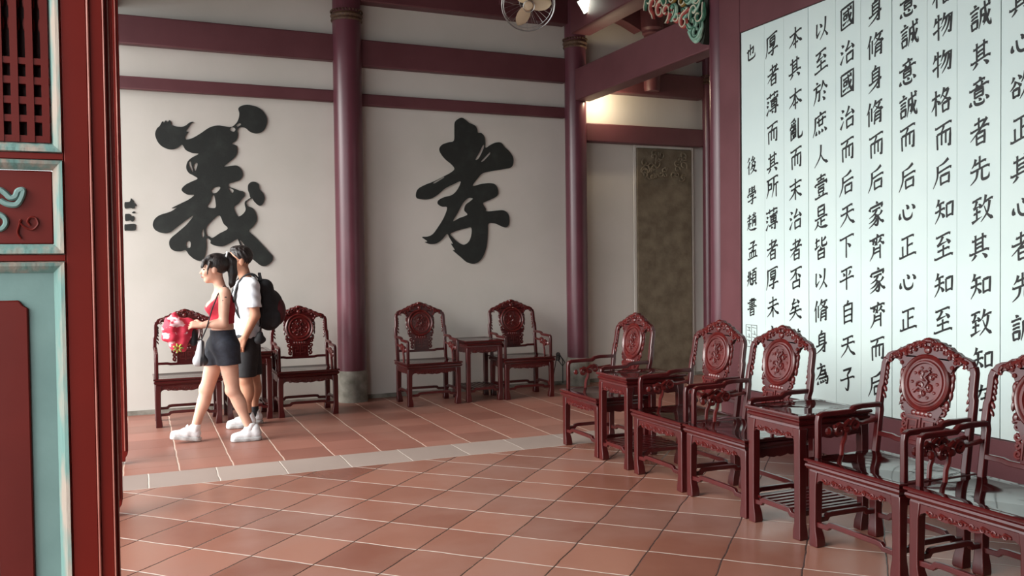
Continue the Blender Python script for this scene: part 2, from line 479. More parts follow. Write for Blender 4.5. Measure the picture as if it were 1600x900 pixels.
# ------------------------------------------------------------------ huge wall characters
def wall_char(name, out, holes, label, cat, n=4):
    xs = [p[0] for p in out]; zs = [p[1] for p in out]
    cx, cz = (min(xs) + max(xs)) / 2000, min(zs) / 1000
    def sm(l): return [(a / 1000 - cx, c / 1000 - cz) for a, c in catmull(l, n)]
    b = MB()
    b.prism(sm(out), plan, -0.012, 0.002, [sm(h) for h in holes])
    return tag(b.build(name, M['brush'], loc=(cx, YB, cz), smooth=30, fix=False), label, cat)
GLYPHS = {
'其':"h 18 26 82 20;s 34 8 34 66;s 66 6 66 64;h 34 40 66 37;h 34 53 66 50;h 6 70 94 64;p 36 74 28 84 16 92;d 64 74 76 82 84 92",
'心':"d 14 48 12 60 16 72;w 30 36 36 66 52 78 74 74 80 58;d 46 24 54 30 58 42;d 76 28 86 36 90 48",
'欲':"p 20 14 16 24 8 32;d 36 12 44 20 48 28;p 28 30 20 44 4 56;n 28 32 40 42 50 52;s 16 58 18 84;z 16 58 42 55 40 82;h 18 80 40 79;p 66 8 60 26 50 40;z 62 24 90 20 84 36;p 70 34 66 64 44 92;n 70 46 80 74 98 90",
'正':"h 18 18 84 14;s 50 17 50 84;h 50 48 78 45;s 24 46 25 85;h 6 87 96 82",
'者':"h 26 22 70 17;s 46 4 46 42;h 8 44 92 38;p 82 12 52 44 8 76;s 36 56 37 96;z 36 56 72 53 71 96;h 37 73 70 71;h 37 92 70 91",
'先':"p 32 10 26 26 14 38;h 26 28 78 23;s 50 4 50 48;h 8 50 94 45;p 40 50 34 76 8 94;w 60 48 60 78 66 86 88 84 92 68",
'誠':"d 20 6 26 9 29 14;h 4 24 44 20;h 10 38 38 35;h 10 50 38 47;s 11 62 14 90;z 11 62 38 59 36 86;h 13 86 36 85;h 50 30 94 24;p 53 30 52 60 44 92;z 54 52 70 50 68 76 60 72;w 68 6 74 50 84 80 95 92 96 74;p 90 42 82 64 64 86;d 82 8 88 12 92 18",
'意':"d 50 2 54 6 56 11;h 24 18 76 13;d 36 22 40 27 41 32;p 64 18 62 26 58 32;h 6 38 94 32;s 30 44 31 70;z 30 44 68 41 67 68;h 31 55 67 53;h 31 67 67 66;d 14 76 12 84 14 92;w 28 74 34 88 50 93 70 92 72 80;d 48 72 54 77 56 83;d 78 70 86 77 90 86",
'致':"h 6 18 46 13;p 26 18 20 34 10 44;t 10 44 40 38;d 34 30 40 36 44 46;h 12 62 42 58;s 26 46 26 84;t 4 90 48 76;p 66 6 60 28 50 42;h 62 28 96 22;p 82 28 74 64 44 94;n 58 42 74 74 98 92",
'知':"p 22 6 18 20 8 32;h 16 26 48 22;h 4 50 52 44;p 28 26 26 60 4 90;d 32 56 42 66 48 76;s 60 32 61 80;z 60 32 90 28 88 78;h 61 74 89 72",
'在':"h 8 26 92 19;p 46 4 34 40 4 68;s 24 48 24 96;h 40 52 86 48;s 62 32 62 88;h 34 90 96 86",
'格':"h 4 32 44 27;s 24 6 24 96;p 24 34 16 58 2 74;d 28 42 36 50 42 58;p 64 6 58 24 46 40;z 60 20 84 16 80 24;p 84 16 72 40 42 62;n 56 30 74 48 98 58;s 56 62 58 94;z 56 62 86 59 84 92;h 57 90 84 89",
'物':"p 18 12 14 28 6 40;h 16 28 46 24;s 30 4 30 96;t 4 64 48 50;p 60 8 54 28 44 44;z 56 28 94 22 88 84 76 78;p 70 28 62 50 44 68;p 84 28 74 62 50 88",
'而':"h 10 16 90 10;p 52 14 48 26 38 36;s 20 40 22 94;z 20 40 84 35 82 92 72 86;s 42 40 42 82;s 62 38 62 80",
'后':"p 78 6 54 18 26 22;p 26 22 24 62 4 96;h 27 44 92 38;s 40 60 42 94;z 40 60 82 57 80 92;h 41 88 81 87",
'至':"h 14 16 84 10;p 48 16 36 34 20 44;t 20 46 72 36;d 64 28 74 36 82 46;h 22 66 80 61;s 50 48 50 88;h 6 92 96 86",
'身':"p 52 2 48 10 40 18;s 32 20 33 62;z 32 20 72 16 70 94 56 86;h 33 34 70 32;h 33 48 70 46;h 12 66 84 58;p 78 56 50 80 10 98",
'脩':"p 24 6 16 28 4 48;s 16 36 16 96;s 32 28 32 80;p 56 4 50 18 40 30;h 52 18 92 13;p 80 16 68 34 42 48;n 52 24 70 38 98 46;s 52 54 48 96;z 52 54 84 51 83 95 75 90;h 52 67 83 65;h 51 80 83 78",
'家':"d 50 2 54 7 55 12;d 16 20 14 28 12 34;z 16 22 88 16 80 30;h 28 36 74 32;p 54 34 40 50 10 60;w 40 48 60 66 58 92 46 92 40 86;p 50 58 34 72 8 80;p 56 70 40 84 8 98;p 84 44 76 54 64 60;n 60 54 74 78 96 90",
'齊':"d 50 0 54 5 55 10;h 8 18 92 12;z 22 22 36 20 28 38;s 50 16 50 44;p 44 26 44 36 38 44;p 76 18 66 30 56 36;n 66 26 78 36 94 44;p 34 46 30 74 10 98;s 70 44 70 98;h 34 58 70 56;h 33 72 70 70",
'國':"s 12 10 13 94;z 12 10 88 6 87 95;h 13 90 87 89;h 24 30 78 26;s 28 42 29 60;z 28 42 48 40 47 58;h 29 57 47 56;t 22 76 52 66;w 54 16 60 50 70 74 78 80 80 66;p 74 42 66 60 50 76;d 66 16 70 19 73 23",
'治':"d 14 10 22 15 26 22;d 8 36 16 41 20 48;t 8 86 28 56;p 62 6 52 26 38 38;t 38 40 84 32;d 76 22 84 32 90 44;s 46 58 48 94;z 46 58 86 54 84 92;h 47 88 84 86",
'天':"h 18 22 82 16;h 8 46 92 40;p 50 20 44 60 6 94;n 50 46 66 74 97 92",
'下':"h 6 16 95 10;s 48 14 48 96;d 54 38 66 46 74 56",
'平':"h 16 16 84 10;d 28 26 34 32 37 40;p 74 22 70 32 62 40;h 6 56 95 49;s 50 14 50 97",
'自':"p 52 2 48 10 40 18;s 26 20 28 96;z 26 20 76 16 74 95;h 27 42 75 40;h 27 64 75 62;h 28 88 75 87",
'子':"z 24 14 76 9 52 32;w 50 32 58 60 54 92 46 94 36 84;h 6 52 95 46",
'以':"s 22 22 20 70;t 20 78 46 56;d 42 28 50 36 54 46;p 80 10 74 60 42 94;n 72 62 84 78 94 92",
'於':"d 22 4 28 8 30 13;h 4 26 52 21;p 24 26 20 62 4 94;z 22 46 46 43 42 84 34 80;p 70 8 62 30 50 46;n 70 12 82 32 98 42;d 70 52 78 58 80 66;d 64 74 74 82 78 92",
'庶':"d 50 0 55 5 56 11;h 18 18 92 12;p 20 18 18 62 4 94;h 30 38 92 32;s 44 24 45 58;s 70 22 69 56;h 45 56 70 55;d 28 74 26 84 28 92;d 44 74 46 82 52 90;d 62 73 66 80 70 88;d 80 70 88 78 94 88",
'人':"p 50 8 44 56 6 94;n 46 42 66 74 97 92",
'壹':"h 20 14 80 9;s 50 0 50 24;h 28 26 72 23;d 12 36 11 42 9 46;z 12 38 90 32 84 44;h 28 50 72 47;s 32 60 33 76;z 32 60 68 58 67 75;h 33 74 67 73;d 34 80 37 84 38 88;p 66 78 63 84 58 90;h 8 95 94 91",
'是':"s 30 6 31 44;z 30 6 72 3 71 43;h 31 24 71 22;h 31 42 71 41;h 8 56 92 50;s 50 54 50 86;h 50 70 76 67;p 30 64 24 82 6 96;n 26 78 50 92 96 95",
'皆':"h 12 22 40 17;s 20 6 20 42;t 8 50 44 38;p 82 10 70 20 56 24;w 56 6 56 36 62 44 86 42 88 30;p 50 46 46 54 40 60;s 30 60 31 98;z 30 60 72 57 71 97;h 31 77 71 75;h 31 94 71 93",
'為':"d 34 4 40 9 42 15;h 14 24 70 19;p 48 20 34 50 6 74;z 44 38 72 35 66 52;z 34 54 78 50 72 68;z 26 70 88 64 84 92 72 90;d 22 80 20 88 22 95;d 38 78 41 84 43 91;d 52 76 56 82 58 88;d 66 74 70 79 72 84",
'本':"h 8 32 94 26;s 50 4 50 96;p 48 32 34 60 4 80;n 52 32 68 58 98 76;h 34 74 68 71",
'亂':"p 42 2 28 8 10 12;d 14 18 18 22 20 27;d 28 15 32 19 33 24;p 46 10 44 18 38 24;z 10 34 48 30 44 44;s 10 34 9 46;s 14 50 14 92;z 14 50 48 47 47 84;p 36 36 30 52 18 62;h 20 62 42 60;d 24 68 32 76 38 86;p 40 66 30 80 20 90;w 66 6 66 80 72 90 92 88 95 70",
'末':"h 8 28 94 21;h 18 48 84 43;s 50 4 50 96;p 48 50 34 70 4 88;n 52 50 68 70 97 86",
'否':"h 10 16 92 10;p 52 14 38 36 6 54;s 52 30 52 58;d 60 34 72 42 82 52;s 26 66 28 98;z 26 66 76 62 74 97;h 27 92 75 90",
'矣':"p 44 4 34 18 22 26;t 26 26 70 20;d 60 10 70 18 76 28;p 34 34 26 46 14 54;h 26 44 76 40;h 6 64 94 58;p 50 42 44 70 6 96;n 52 64 68 82 96 95",
'厚':"h 12 10 92 5;p 14 10 14 60 2 96;s 36 20 37 46;z 36 20 74 17 73 45;h 37 32 73 30;h 37 44 73 43;z 32 54 76 51 58 64;w 56 62 60 80 56 94 50 94 42 90;h 22 78 96 72",
'薄':"h 6 14 94 9;s 34 2 34 22;s 66 1 66 21;d 10 30 16 34 20 40;d 6 48 12 52 16 58;t 6 92 24 66;h 34 34 94 29;s 44 40 44 64;z 44 40 84 38 83 64;h 44 52 84 50;h 44 63 84 62;s 64 24 64 66;h 28 76 96 71;z 70 68 76 68 76 96 66 92;d 44 82 50 86 53 92;d 84 20 88 23 91 28",
'所':"h 6 12 94 7;p 18 12 18 60 4 90;z 20 34 44 31 42 58;h 19 56 42 55;p 62 10 60 56 46 94;h 62 42 96 37;s 80 40 80 98",
'未':"h 20 26 80 20;h 8 48 94 41;s 50 2 50 96;p 48 48 34 70 4 88;n 52 48 68 70 97 86",
'也':"z 14 42 80 28 74 60 64 58;s 48 6 48 66;w 28 28 28 76 36 88 88 86 94 66",
'後':"p 26 4 18 16 6 26;p 30 26 20 44 4 58;s 20 46 20 96;p 62 4 54 16 44 24;t 44 24 72 22;p 78 16 62 34 42 44;d 70 34 78 40 84 50;p 58 46 48 64 34 76;z 52 60 82 56 74 68;p 82 56 64 82 34 97;n 52 66 72 84 98 96",
'學':"s 24 6 22 34;h 24 12 36 10;h 23 24 36 22;p 56 4 48 12 42 16;d 44 4 52 12 58 18;p 56 18 48 26 42 30;d 44 18 52 26 58 32;s 76 4 77 34;h 64 12 76 10;h 64 24 76 22;d 12 40 11 48 8 54;z 12 42 90 36 82 50;z 30 54 70 51 52 64;w 52 62 58 78 54 94 48 96 38 90;h 10 78 92 72",
'趙':"h 8 20 42 16;s 26 4 26 44;h 4 38 48 33;s 28 44 28 76;h 28 58 44 55;p 16 48 14 70 4 86;n 14 74 40 92 98 94;s 70 2 70 22;d 56 8 60 13 62 18;p 86 6 82 14 76 20;s 56 28 55 76;z 56 28 88 25 87 76 80 72;s 66 42 67 62;z 66 42 78 40 77 60;h 67 58 77 57",
'孟':"z 26 8 74 4 54 20;w 50 20 58 34 54 50 46 52 38 46;h 10 36 92 29;s 20 60 24 88;z 20 60 82 56 78 88;s 40 60 41 88;s 60 58 60 88;h 4 94 97 90",
'頫':"p 20 10 20 60 4 90;w 34 8 34 70 38 84 50 82 51 72;d 6 30 12 36 14 44;t 4 62 18 50;p 44 22 41 30 36 36;d 38 46 46 54 50 62;h 52 10 97 5;p 74 8 70 16 66 22;s 58 24 58 74;z 58 24 90 21 89 73;h 58 40 89 38;h 58 56 89 54;h 58 72 89 71;p 66 76 60 86 48 95;d 78 76 88 84 95 94",
'書':"z 26 10 74 6 73 32;h 8 22 92 16;h 26 32 73 30;h 24 44 78 40;h 6 56 95 50;s 50 0 50 56;s 32 64 33 97;z 32 64 70 61 69 96;h 33 79 69 77;h 33 94 69 93",
'之':"d 46 6 53 12 56 20;z 20 34 74 28 32 72;n 28 74 50 90 96 92",
}
YI_OUT=[(180,2777),(196,2837),(224,2868),(249,2913),(264,2900),(281,2926),(295,2907),(314,2928),(330,2913),(341,2878),(419,2868),(466,2884),(504,2916),(542,2924),(513,2899),(484,2852),(465,2825),(493,2822),(470,2791),(458,2751),(482,2746),(533,2764),(606,2812),(693,2876),(770,2900),(838,2896),(906,2893),(956,2937),(980,2989),(987,3040),(978,3087),(1018,3118),(1087,3128),(1177,3107),(1236,3055),(1263,2994),(1253,2922),(1216,2862),(1152,2838),(1092,2852),(1043,2890),(994,2892),(964,2862),(969,2815),(952,2759),(909,2721),(951,2702),(958,2631),(929,2579),(870,2526),(826,2484),(898,2496),(957,2498),(996,2459),(1009,2408),(984,2356),(925,2330),(875,2312),(865,2282),(923,2263),(972,2243),(1011,2234),(1024,2193),(1000,2162),(960,2110),(916,2069),(934,2007),(961,1977),(1007,2008),(1031,2050),(1023,2101),(1029,2136),(1079,2170),(1076,2184),(1070,2215),(1057,2256),(1062,2307),(1092,2335),(1132,2336),(1166,2310),(1175,2262),(1210,2218),(1223,2166),(1198,2104),(1162,2093),(1118,2133),(1095,2164),(1043,2132),(1048,2087),(1097,2067),(1132,2010),(1139,1938),(1104,1876),(1059,1828),(1112,1773),(1180,1700),(1259,1607),(1293,1565),(1284,1513),(1226,1468),(1176,1468),(1117,1514),(1029,1597),(971,1680),(952,1731),(939,1745),(873,1705),(795,1670),(718,1680),(680,1701),(680,1731),(642,1751),(640,1660),(619,1559),(580,1523),(524,1540),(487,1570),(468,1590),(441,1631),(393,1621),(338,1625),(301,1651),(287,1701),(303,1751),(369,1811),(455,1891),(523,1982),(447,1931),(361,1861),(295,1810),(230,1804),(166,1830),(140,1879),(156,1938),(206,1982),(308,2019),(365,2060),(318,2053),(403,2101),(479,2142),(533,2189),(471,2192),(424,2221),(417,2250),(454,2291),(511,2323),(568,2355),(531,2384),(485,2412),(463,2461),(477,2522),(516,2563),(583,2606),(517,2613),(461,2641),(439,2680),(424,2689),(377,2653),(321,2639),(257,2656),(208,2700)]
YI_HOLES=[[(700,2237),(729,2268),(778,2279),(783,2259),(747,2218),(709,2211)],[(654,2075),(688,2126),(704,2177),(724,2187),(736,2127),(735,2066),(687,2061)],[(644,1862),(703,1934),(772,1985),(809,1904),(847,1864),(837,1839),(768,1802),(700,1757),(671,1771),(643,1782)],[(448,1701),(467,1725),(489,1711),(485,1661),(454,1657)],[(486,2498),(506,2531),(514,2483),(528,2424),(515,2427)],[(533,2484),(562,2515),(571,2495),(551,2434),(538,2440)],[(890,2870),(916,2892),(945,2875),(931,2844),(899,2852)],[(955,2914),(991,2936),(999,2919),(965,2898)],[(865,2271),(913,2248),(903,2215),(884,2231)],[(596,1802),(615,1846),(620,1781),(604,1761)],[(966,1737),(1011,1684),(1080,1577),(1060,1585),(1000,1655)]]
XIAO_OUT=[(3333,3070),(3377,3113),(3421,3126),(3464,3104),(3508,3073),(3574,3048),(3602,3008),(3611,2967),(3655,2963),(3690,2923),(3701,2851),(3704,2799),(3761,2832),(3829,2863),(3897,2864),(3942,2815),(3999,2769),(4044,2708),(4050,2645),(4024,2587),(3939,2563),(3802,2538),(3667,2506),(3599,2442),(3538,2357),(3643,2381),(3755,2394),(3823,2375),(3852,2313),(3844,2254),(3787,2217),(3707,2184),(3662,2158),(3695,2101),(3706,2069),(3819,2077),(3910,2083),(3967,2052),(3989,1989),(3981,1915),(3942,1883),(3873,1904),(3806,1930),(3726,1923),(3718,1829),(3700,1662),(3654,1547),(3597,1485),(3530,1465),(3453,1486),(3387,1539),(3322,1591),(3290,1622),(3312,1626),(3269,1694),(3291,1694),(3249,1766),(3223,1807),(3162,1745),(3097,1700),(3022,1690),(2958,1714),(2986,1724),(2927,1769),(2991,1775),(3056,1806),(3121,1888),(3187,1991),(3228,2104),(3167,2113),(3118,2143),(3125,2184),(3190,2220),(3288,2248),(3355,2312),(3395,2405),(3312,2372),(3203,2318),(3115,2245),(3029,2198),(2944,2191),(2871,2205),(2865,2260),(2893,2311),(2968,2353),(3075,2396),(3183,2450),(3281,2504),(3321,2547),(3282,2597),(3218,2645),(3165,2705),(3144,2761),(3177,2811),(3253,2841),(3319,2864),(3327,2977)]
XIAO_HOLES=[[(3295,1951),(3351,2044),(3418,2158),(3485,2217),(3540,2212),(3507,2181),(3451,2138),(3435,2076),(3471,2035),(3449,2014),(3372,1987)],[(3260,1807),(3348,1844),(3447,1869),(3514,1880),(3519,1808),(3489,1725),(3422,1683),(3346,1714),(3292,1762)],[(3575,2659),(3625,2744),(3671,2828),(3689,2821),(3659,2745),(3613,2670)],[(3646,2641),(3703,2701),(3755,2749),(3760,2732),(3714,2681),(3669,2641)],[(3064,2380),(3129,2418),(3187,2450),(3196,2441),(3139,2406),(3079,2372)]]
SIGN_BITS=[[(-111,2102),(-93,2107),(-64,2113),(-54,2142),(-45,2138),(-26,2114),(-26,2101),(-2,2077),(-18,2065),(-20,2048),(-38,2042),(-59,2049),(-94,2044),(-112,2049)],[(-48,2001),(-30,2017),(-18,2011),(-20,1999),(-33,1998)],[(-109,1985),(-91,1990),(-73,1991),(-58,1983),(-60,1966),(-44,1971),(-29,1967),(-25,1942),(-34,1922),(-50,1915),(-61,1927),(-93,1922),(-110,1927)],[(-116,1885),(-98,1888),(-62,1893),(-19,1891),(-15,1864),(-18,1834),(-45,1825),(-99,1827),(-117,1829)]]
TEXT_COLUMNS=[('也後學趙孟頫書',[(5895,3187,179),(5885,2252,181),(5887,2002,181),(5888,1778,181),(5882,1543,182),(5892,1313,182),(5893,1067,182)]),('厚者薄而其所薄者厚未之',[(5632,3188,194),(5619,2945,194),(5628,2716,194),(5629,2481,195),(5630,2245,195),(5632,2044,196),(5641,1787,196),(5635,1543,197),(5636,1310,197),(5630,1077,197),(5646,848,198)]),('本其本亂而末治者否矣其',[(5358,3178,192),(5367,2948,192),(5361,2709,193),(5355,2471,193),(5356,2248,193),(5364,2006,194),(5365,1772,194),(5359,1538,194),(5360,1318,195),(5368,1073,195),(5362,837,196)]),('以至於庶人壹是皆以脩身為',[(5083,3177,194),(5084,2940,195),(5092,2709,195),(5099,2471,196),(5087,2241,196),(5087,2006,196),(5088,1776,197),(5089,1546,197),(5097,1310,198),(5091,1074,198),(5085,838,198),(5079,597,198)]),('國治國治而后天下平自天子',[(4822,3198,191),(4823,2942,192),(4823,2723,192),(4824,2475,193),(4824,2246,193),(4831,2007,194),(4825,1780,194),(4832,1549,194),(4833,1318,195),(4821,1072,195),(4821,831,195),(4828,588,196)]),('身脩身脩而后家齊家齊而后',[(4562,3173,193),(4563,2936,193),(4563,2707,194),(4569,2470,194),(4558,2243,194),(4558,2013,195),(4558,1769,195),(4553,1538,195),(4547,1311,196),(4548,1067,196),(4548,830,196),(4560,583,197)]),('意誠意誠而后心正心正而后',[(4285,3143,193),(4275,2935,193),(4290,2694,194),(4285,2469,194),(4290,2259,195),(4290,1996,195),(4296,1766,196),(4290,1536,196),(4290,1301,197),(4285,1049,197),(4285,805,197),(4290,564,198)]),('格物物格而后知至知至而后',[(4021,3138,193),(4016,2927,193),(4020,2694,194),(4025,2453,194),(4010,2232,194),(4015,1997,195),(4000,1760,195),(4009,1533,196),(4004,1288,196),(4013,1059,197),(4008,814,197),(4008,567,197)]),('誠其意者先致其知致知在',[(3747,2916,192),(3746,2685,193),(3755,2463,193),(3750,2222,194),(3749,1989,194),(3731,1751,194),(3752,1519,195),(3738,1285,195),(3738,1058,195),(3724,833,195),(3724,598,196)]),('其心欲正其心者先誠其',[(3489,2939,195),(3480,2695,195),(3479,2448,195),(3479,2201,196),(3478,1972,196),(3469,1749,196),(3472,1519,197),(3467,1282,197),(3466,1044,197),(3457,806,198)])]
SEAL=[(5970,917),(5830,734)]
GROOVES=[5.724,5.494,4.937,4.697,4.134,3.91]
wall_char('wall_calligraphy', YI_OUT, YI_HOLES, 'larger huge black brush character on the wall above the walking pair', 'calligraphy')
wall_char('wall_calligraphy', XIAO_OUT, XIAO_HOLES, 'huge black brush character on the wall above the two chairs with nobody before them', 'calligraphy')
t = thing('wall_signature', 'small black vertical signature half hidden by the red door edge', 'calligraphy', (0.0, YB, 1.5))
for l in SIGN_BITS:
    b = MB(); b.prism([(a / 1000, c / 1000 - 1.5) for a, c in catmull(l, 3)], plan, -0.008, 0.002)
    b.build('brush_mark', M['brush'], t, smooth=0, fix=False)

# ------------------------------------------------------------------ writing boards
def stroke_poly(kind, pts):
    """centre line and half widths of one brush stroke on the 100 x 100 grid"""
    q = pts
    if kind in 'pndw' and len(pts) > 2:
        q = catmull(pts, 5, False)
    elif kind == 'h':
        (x0, y0), (x1, y1) = pts
        q = [(x0, y0 - 1.5), (x0 + (x1 - x0) * 0.08, y0), (x0 + (x1 - x0) * 0.5, (y0 + y1) / 2 - 1.2), (x1 - (x1 - x0) * 0.12, y1), (x1, y1 + 1.5)]
    elif kind == 's':
        (x0, y0), (x1, y1) = pts
        q = [(x0 - 1.5, y0), (x0, y0 + (y1 - y0) * 0.08), ((x0 + x1) / 2 - 0.4, (y0 + y1) / 2), (x1, y1 - (y1 - y0) * 0.1), (x1, y1)]
    elif kind == 't' :
        q = [pts[0], tuple((a + b_) / 2 for a, b_ in zip(*pts)), pts[1]]
    elif kind == 'z':
        q = []
        for i in range(len(pts) - 1):
            for k in range(3):
                s = k / 3
                q.append(tuple(a + (c - a) * s for a, c in zip(pts[i], pts[i + 1])))
        q.append(pts[-1])
    n = len(q) - 1
    def prof(s):
        if kind == 'h': return 2.9 + 1.7 * abs(2 * s - 1) ** 1.6
        if kind == 's': return 3.3 + 1.2 * abs(2 * s - 1) ** 2 - (1.6 if s > 0.97 else 0)
        if kind == 'p': return 4.9 - 4.2 * s ** 1.3
        if kind == 'n': return 1.5 + 5.4 * s ** 1.4 if s < 0.8 else 6.0 * (1 - s) / 0.2 + 0.5
        if kind == 'd': return 1.4 + 8.4 * s ** 1.2 if s < 0.75 else 7.0 - 10 * (s - 0.75)
        if kind == 't': return 4.6 - 4.0 * s
        if kind == 'w': return 3.2 + 1.6 * math.sin(PI * min(1, s * 1.15)) - (3.2 * max(0, s - 0.82) / 0.18)
        return 3.6 + 0.9 * math.sin(PI * s)
    return q, [prof(i / n) for i in range(n + 1)]

def ink_glyph(mb, ch, cy, cz, size, x_face):
    """mb lies on the board plane: picture-right is -y"""
    sc = size / 100
    for st in GLYPHS[ch].split(';'):
        w = st.split()
        nums = [float(v) for v in w[1:]]
        pts = [(nums[i], nums[i + 1] - 0.2 * (nums[i] - 50)) for i in range(0, len(nums), 2)]
        q, hw = stroke_poly(w[0], pts)
        L, Rr = [], []
        for i, p in enumerate(q):
            a, c = q[max(i - 1, 0)], q[min(i + 1, len(q) - 1)]
            dx, dy = c[0] - a[0], c[1] - a[1]
            ln = math.hypot(dx, dy) or 1
            nx, ny = -dy / ln, dx / ln
            h = max(0.5, hw[i]) * 1.15
            L.append((p[0] + nx * h, p[1] + ny * h)); Rr.append((p[0] - nx * h, p[1] - ny * h))
        def w3(p, x): return (x, cy - (p[0] - 50) * sc * 0.86, cz - (p[1] - 50) * sc)
        k = len(q)
        vs = [w3(p, x_face - 0.0022) for p in L] + [w3(p, x_face - 0.0022) for p in Rr] + [w3(p, x_face + 0.0005) for p in L] + [w3(p, x_face + 0.0005) for p in Rr]
        fs = []
        for i in range(k - 1):
            fs.append((i, i + 1, k + i + 1, k + i))
            fs.append((i, 2 * k + i, 2 * k + i + 1, i + 1))
            fs.append((k + i, k + i + 1, 3 * k + i + 1, 3 * k + i))
        fs += [(0, k, 3 * k, 2 * k), (k - 1, 3 * k - 1, 4 * k - 1, 2 * k - 1)]
        mb.add(vs, fs)

glyph_mesh = {}
EDGES = [6.02, 5.22, 4.42, 3.61, 2.80]
BL = ['white writing board at the far left, with the small signature column and seal',
      'white writing board second from the column, partly behind the second tea table',
      'white writing board third from the column, behind the large round-backed chair',
      'white writing board cut off by the right edge of the picture']
XB = 4.715
for i in range(4):
    y1, y0 = EDGES[i], EDGES[i + 1]
    yc = (y0 + y1) / 2
    t = thing('writing_board', BL[i], 'sign', (XB, yc, 0.37), group='white writing boards along the wall')
    b = MB()
    gs = sorted([g for g in GROOVES if y0 < g < y1] )
    cuts = [y0 + 0.003] + gs + [y1 - 0.003]
    for a, c in zip(cuts[:-1], cuts[1:]):
        b.box(0, 0.045, a + (0.0011 if a in gs else 0) - yc, c - (0.0011 if c in gs else 0) - yc, 0.0, 3.005)
    b.build('panel', M['board'], t, smooth=0)
    for txt, pos in TEXT_COLUMNS:
        if not (y0 < pos[3][0] / 1000 < y1):
            continue
        for ch, (py, pz, hh) in zip(txt, pos):
            small = pos[3][0] > 5800
            key = (ch, small)
            if key not in glyph_mesh:
                b = MB()
                ink_glyph(b, ch, 0, 0, 0.15 if small else 0.178, 0.0)
                g = b.build('brush_character', M['ink'], t, smooth=0, fix=False)
                glyph_mesh[key] = g
            else:
                g = glyph_mesh[key].copy(); COL.objects.link(g); g.parent = t
            g.location = (0, py / 1000 - yc, pz / 1000 - 0.37)
    if i == 0:
        b = MB()
        (ya, za), (yb, zb) = [(p[0] / 1000 - yc, p[1] / 1000 - 0.37) for p in SEAL]
        def ln(p, q, w=0.0035): b.bar([(-0.001, p[0], p[1]), (-0.001, q[0], q[1])], 0.003, w, (1, 0, 0))
        ln((ya, za), (yb, za)); ln((ya, zb), (yb, zb)); ln((ya, za), (ya, zb)); ln((yb, za), (yb, zb)); ln(((ya + yb) / 2, za), ((ya + yb) / 2, zb), 0.003)
        for k in range(6):
            for h in (0, 1):
                c0 = ya + (yb - ya) * (0.08 + 0.5 * h); c1 = ya + (yb - ya) * (0.42 + 0.5 * h)
                zz = za + (zb - za) * (0.1 + 0.15 * k)
                if (k + h) % 3 != 2: ln((c0, zz), (c1, zz - 0.006))
                if k % 2 == h: ln(((c0 + c1) / 2, zz), ((c0 + c1) / 2 - 0.01, zz - 0.03))
        tag(b.build('seal', M['ink'], t, smooth=0, fix=False), 'outlined seal stamp')
        b = MB(); b.box(-0.004, 0.06, y1 - 0.003 - yc, y1 + 0.004 - yc, 0, 3.01); b.build('edge_strip', M['blackedge'], t, smooth=0)
    b = MB(); b.box(-0.003, 0.06, y0 - yc, y1 - yc, 3.005, 3.011); b.build('top_strip', M['blackedge'], t, smooth=0)

# ------------------------------------------------------------------ chairs and tea tables
def spiral(c, r0, turns, a0, plane, n=14, dirn=1):
    out = []
    for k in range(n + 1):
        s = k / n
        r = r0 * (1 - 0.8 * s)
        a = a0 + dirn * 2 * PI * turns * s
        out.append(plane(c[0] + r * math.cos(a), c[1] + r * math.sin(a)))
    return out

def lean(x, y, z):                                    # the back of a chair reclines above the seat
    return (x, y + max(0.0, z - 0.46) * 0.16, z)

def leg_mb(sx, y0, y1, zt, x, w=0.052):
    """square leg with a small hoof foot; sx = outer side, y0..y1 its depth span, x its outer face"""
    b = MB()
    rings = []
    for z, k, sh in ((0.0, 1.08, 0.0), (0.012, 1.12, 0.0), (0.05, 1.05, 0.0), (0.085, 0.9, 0.0), (0.12, 0.86, 0), (zt - 0.07, 0.92, 0), (zt, 1.1, 0)):
        ww = w * k
        xo, xi = (x, x - sx * ww)
        ya, yb = (y0, y0 + ww) if y0 < y1 else (y0 - ww, y0)
        a, c = min(xo, xi), max(xo, xi)
        rings.append([(a, ya, z), (c, ya, z), (c, yb, z), (a, yb, z)])
    b.loft(rings)
    return b

def apron_pts(w, z1, z0, foot):
    """lower outline of an apron: curved brackets at both ends and a cusped middle"""
    h = w / 2
    half = [(0, z0 + 0.006), (0.02, z0), (0.05, z0 + 0.004), (0.075, z0 + 0.012), (0.10, z0 + 0.004), (0.14, z0 + 0.008), (0.17, z0 + 0.018), (h - 0.06, z0 + 0.020), (h - 0.042, z0 + 0.010), (h - 0.03, z0 - 0.008), (h - 0.018, z0 - foot * 0.6), (h - 0.006, z0 - foot), (h, z0 - foot)]
    half = [(min(a, h), c) for a, c in half]
    return [(-a, c) for a, c in reversed(half)] + half[1:] + [(h, z1), (-h, z1)]

def scroll_band(w, z, y, mat_, parent, sz=0.014):
    b = MB()
    n = max(3, int(w / (sz * 3.2)))
    for i in range(n):
        cx = -w / 2 + w * (i + 0.5) / n
        d = 1 if i % 2 else -1
        b.tube(spiral((cx, z), sz, 1.2, PI / 2 * d, lambda a, c: (a, y, c), 9, d), 0.0035, 5)
        b.tube([(cx - sz * 1.7, y, z - sz * 0.5 * d), (cx, y, z + sz * 0.9 * d), (cx + sz * 1.7, y, z + sz * 0.5 * d)], 0.0035, 5)
        b.ell((cx + sz * 1.6, y, z), (0.005, 0.004, 0.006), 6)
    return b.build('carving', mat_, parent)

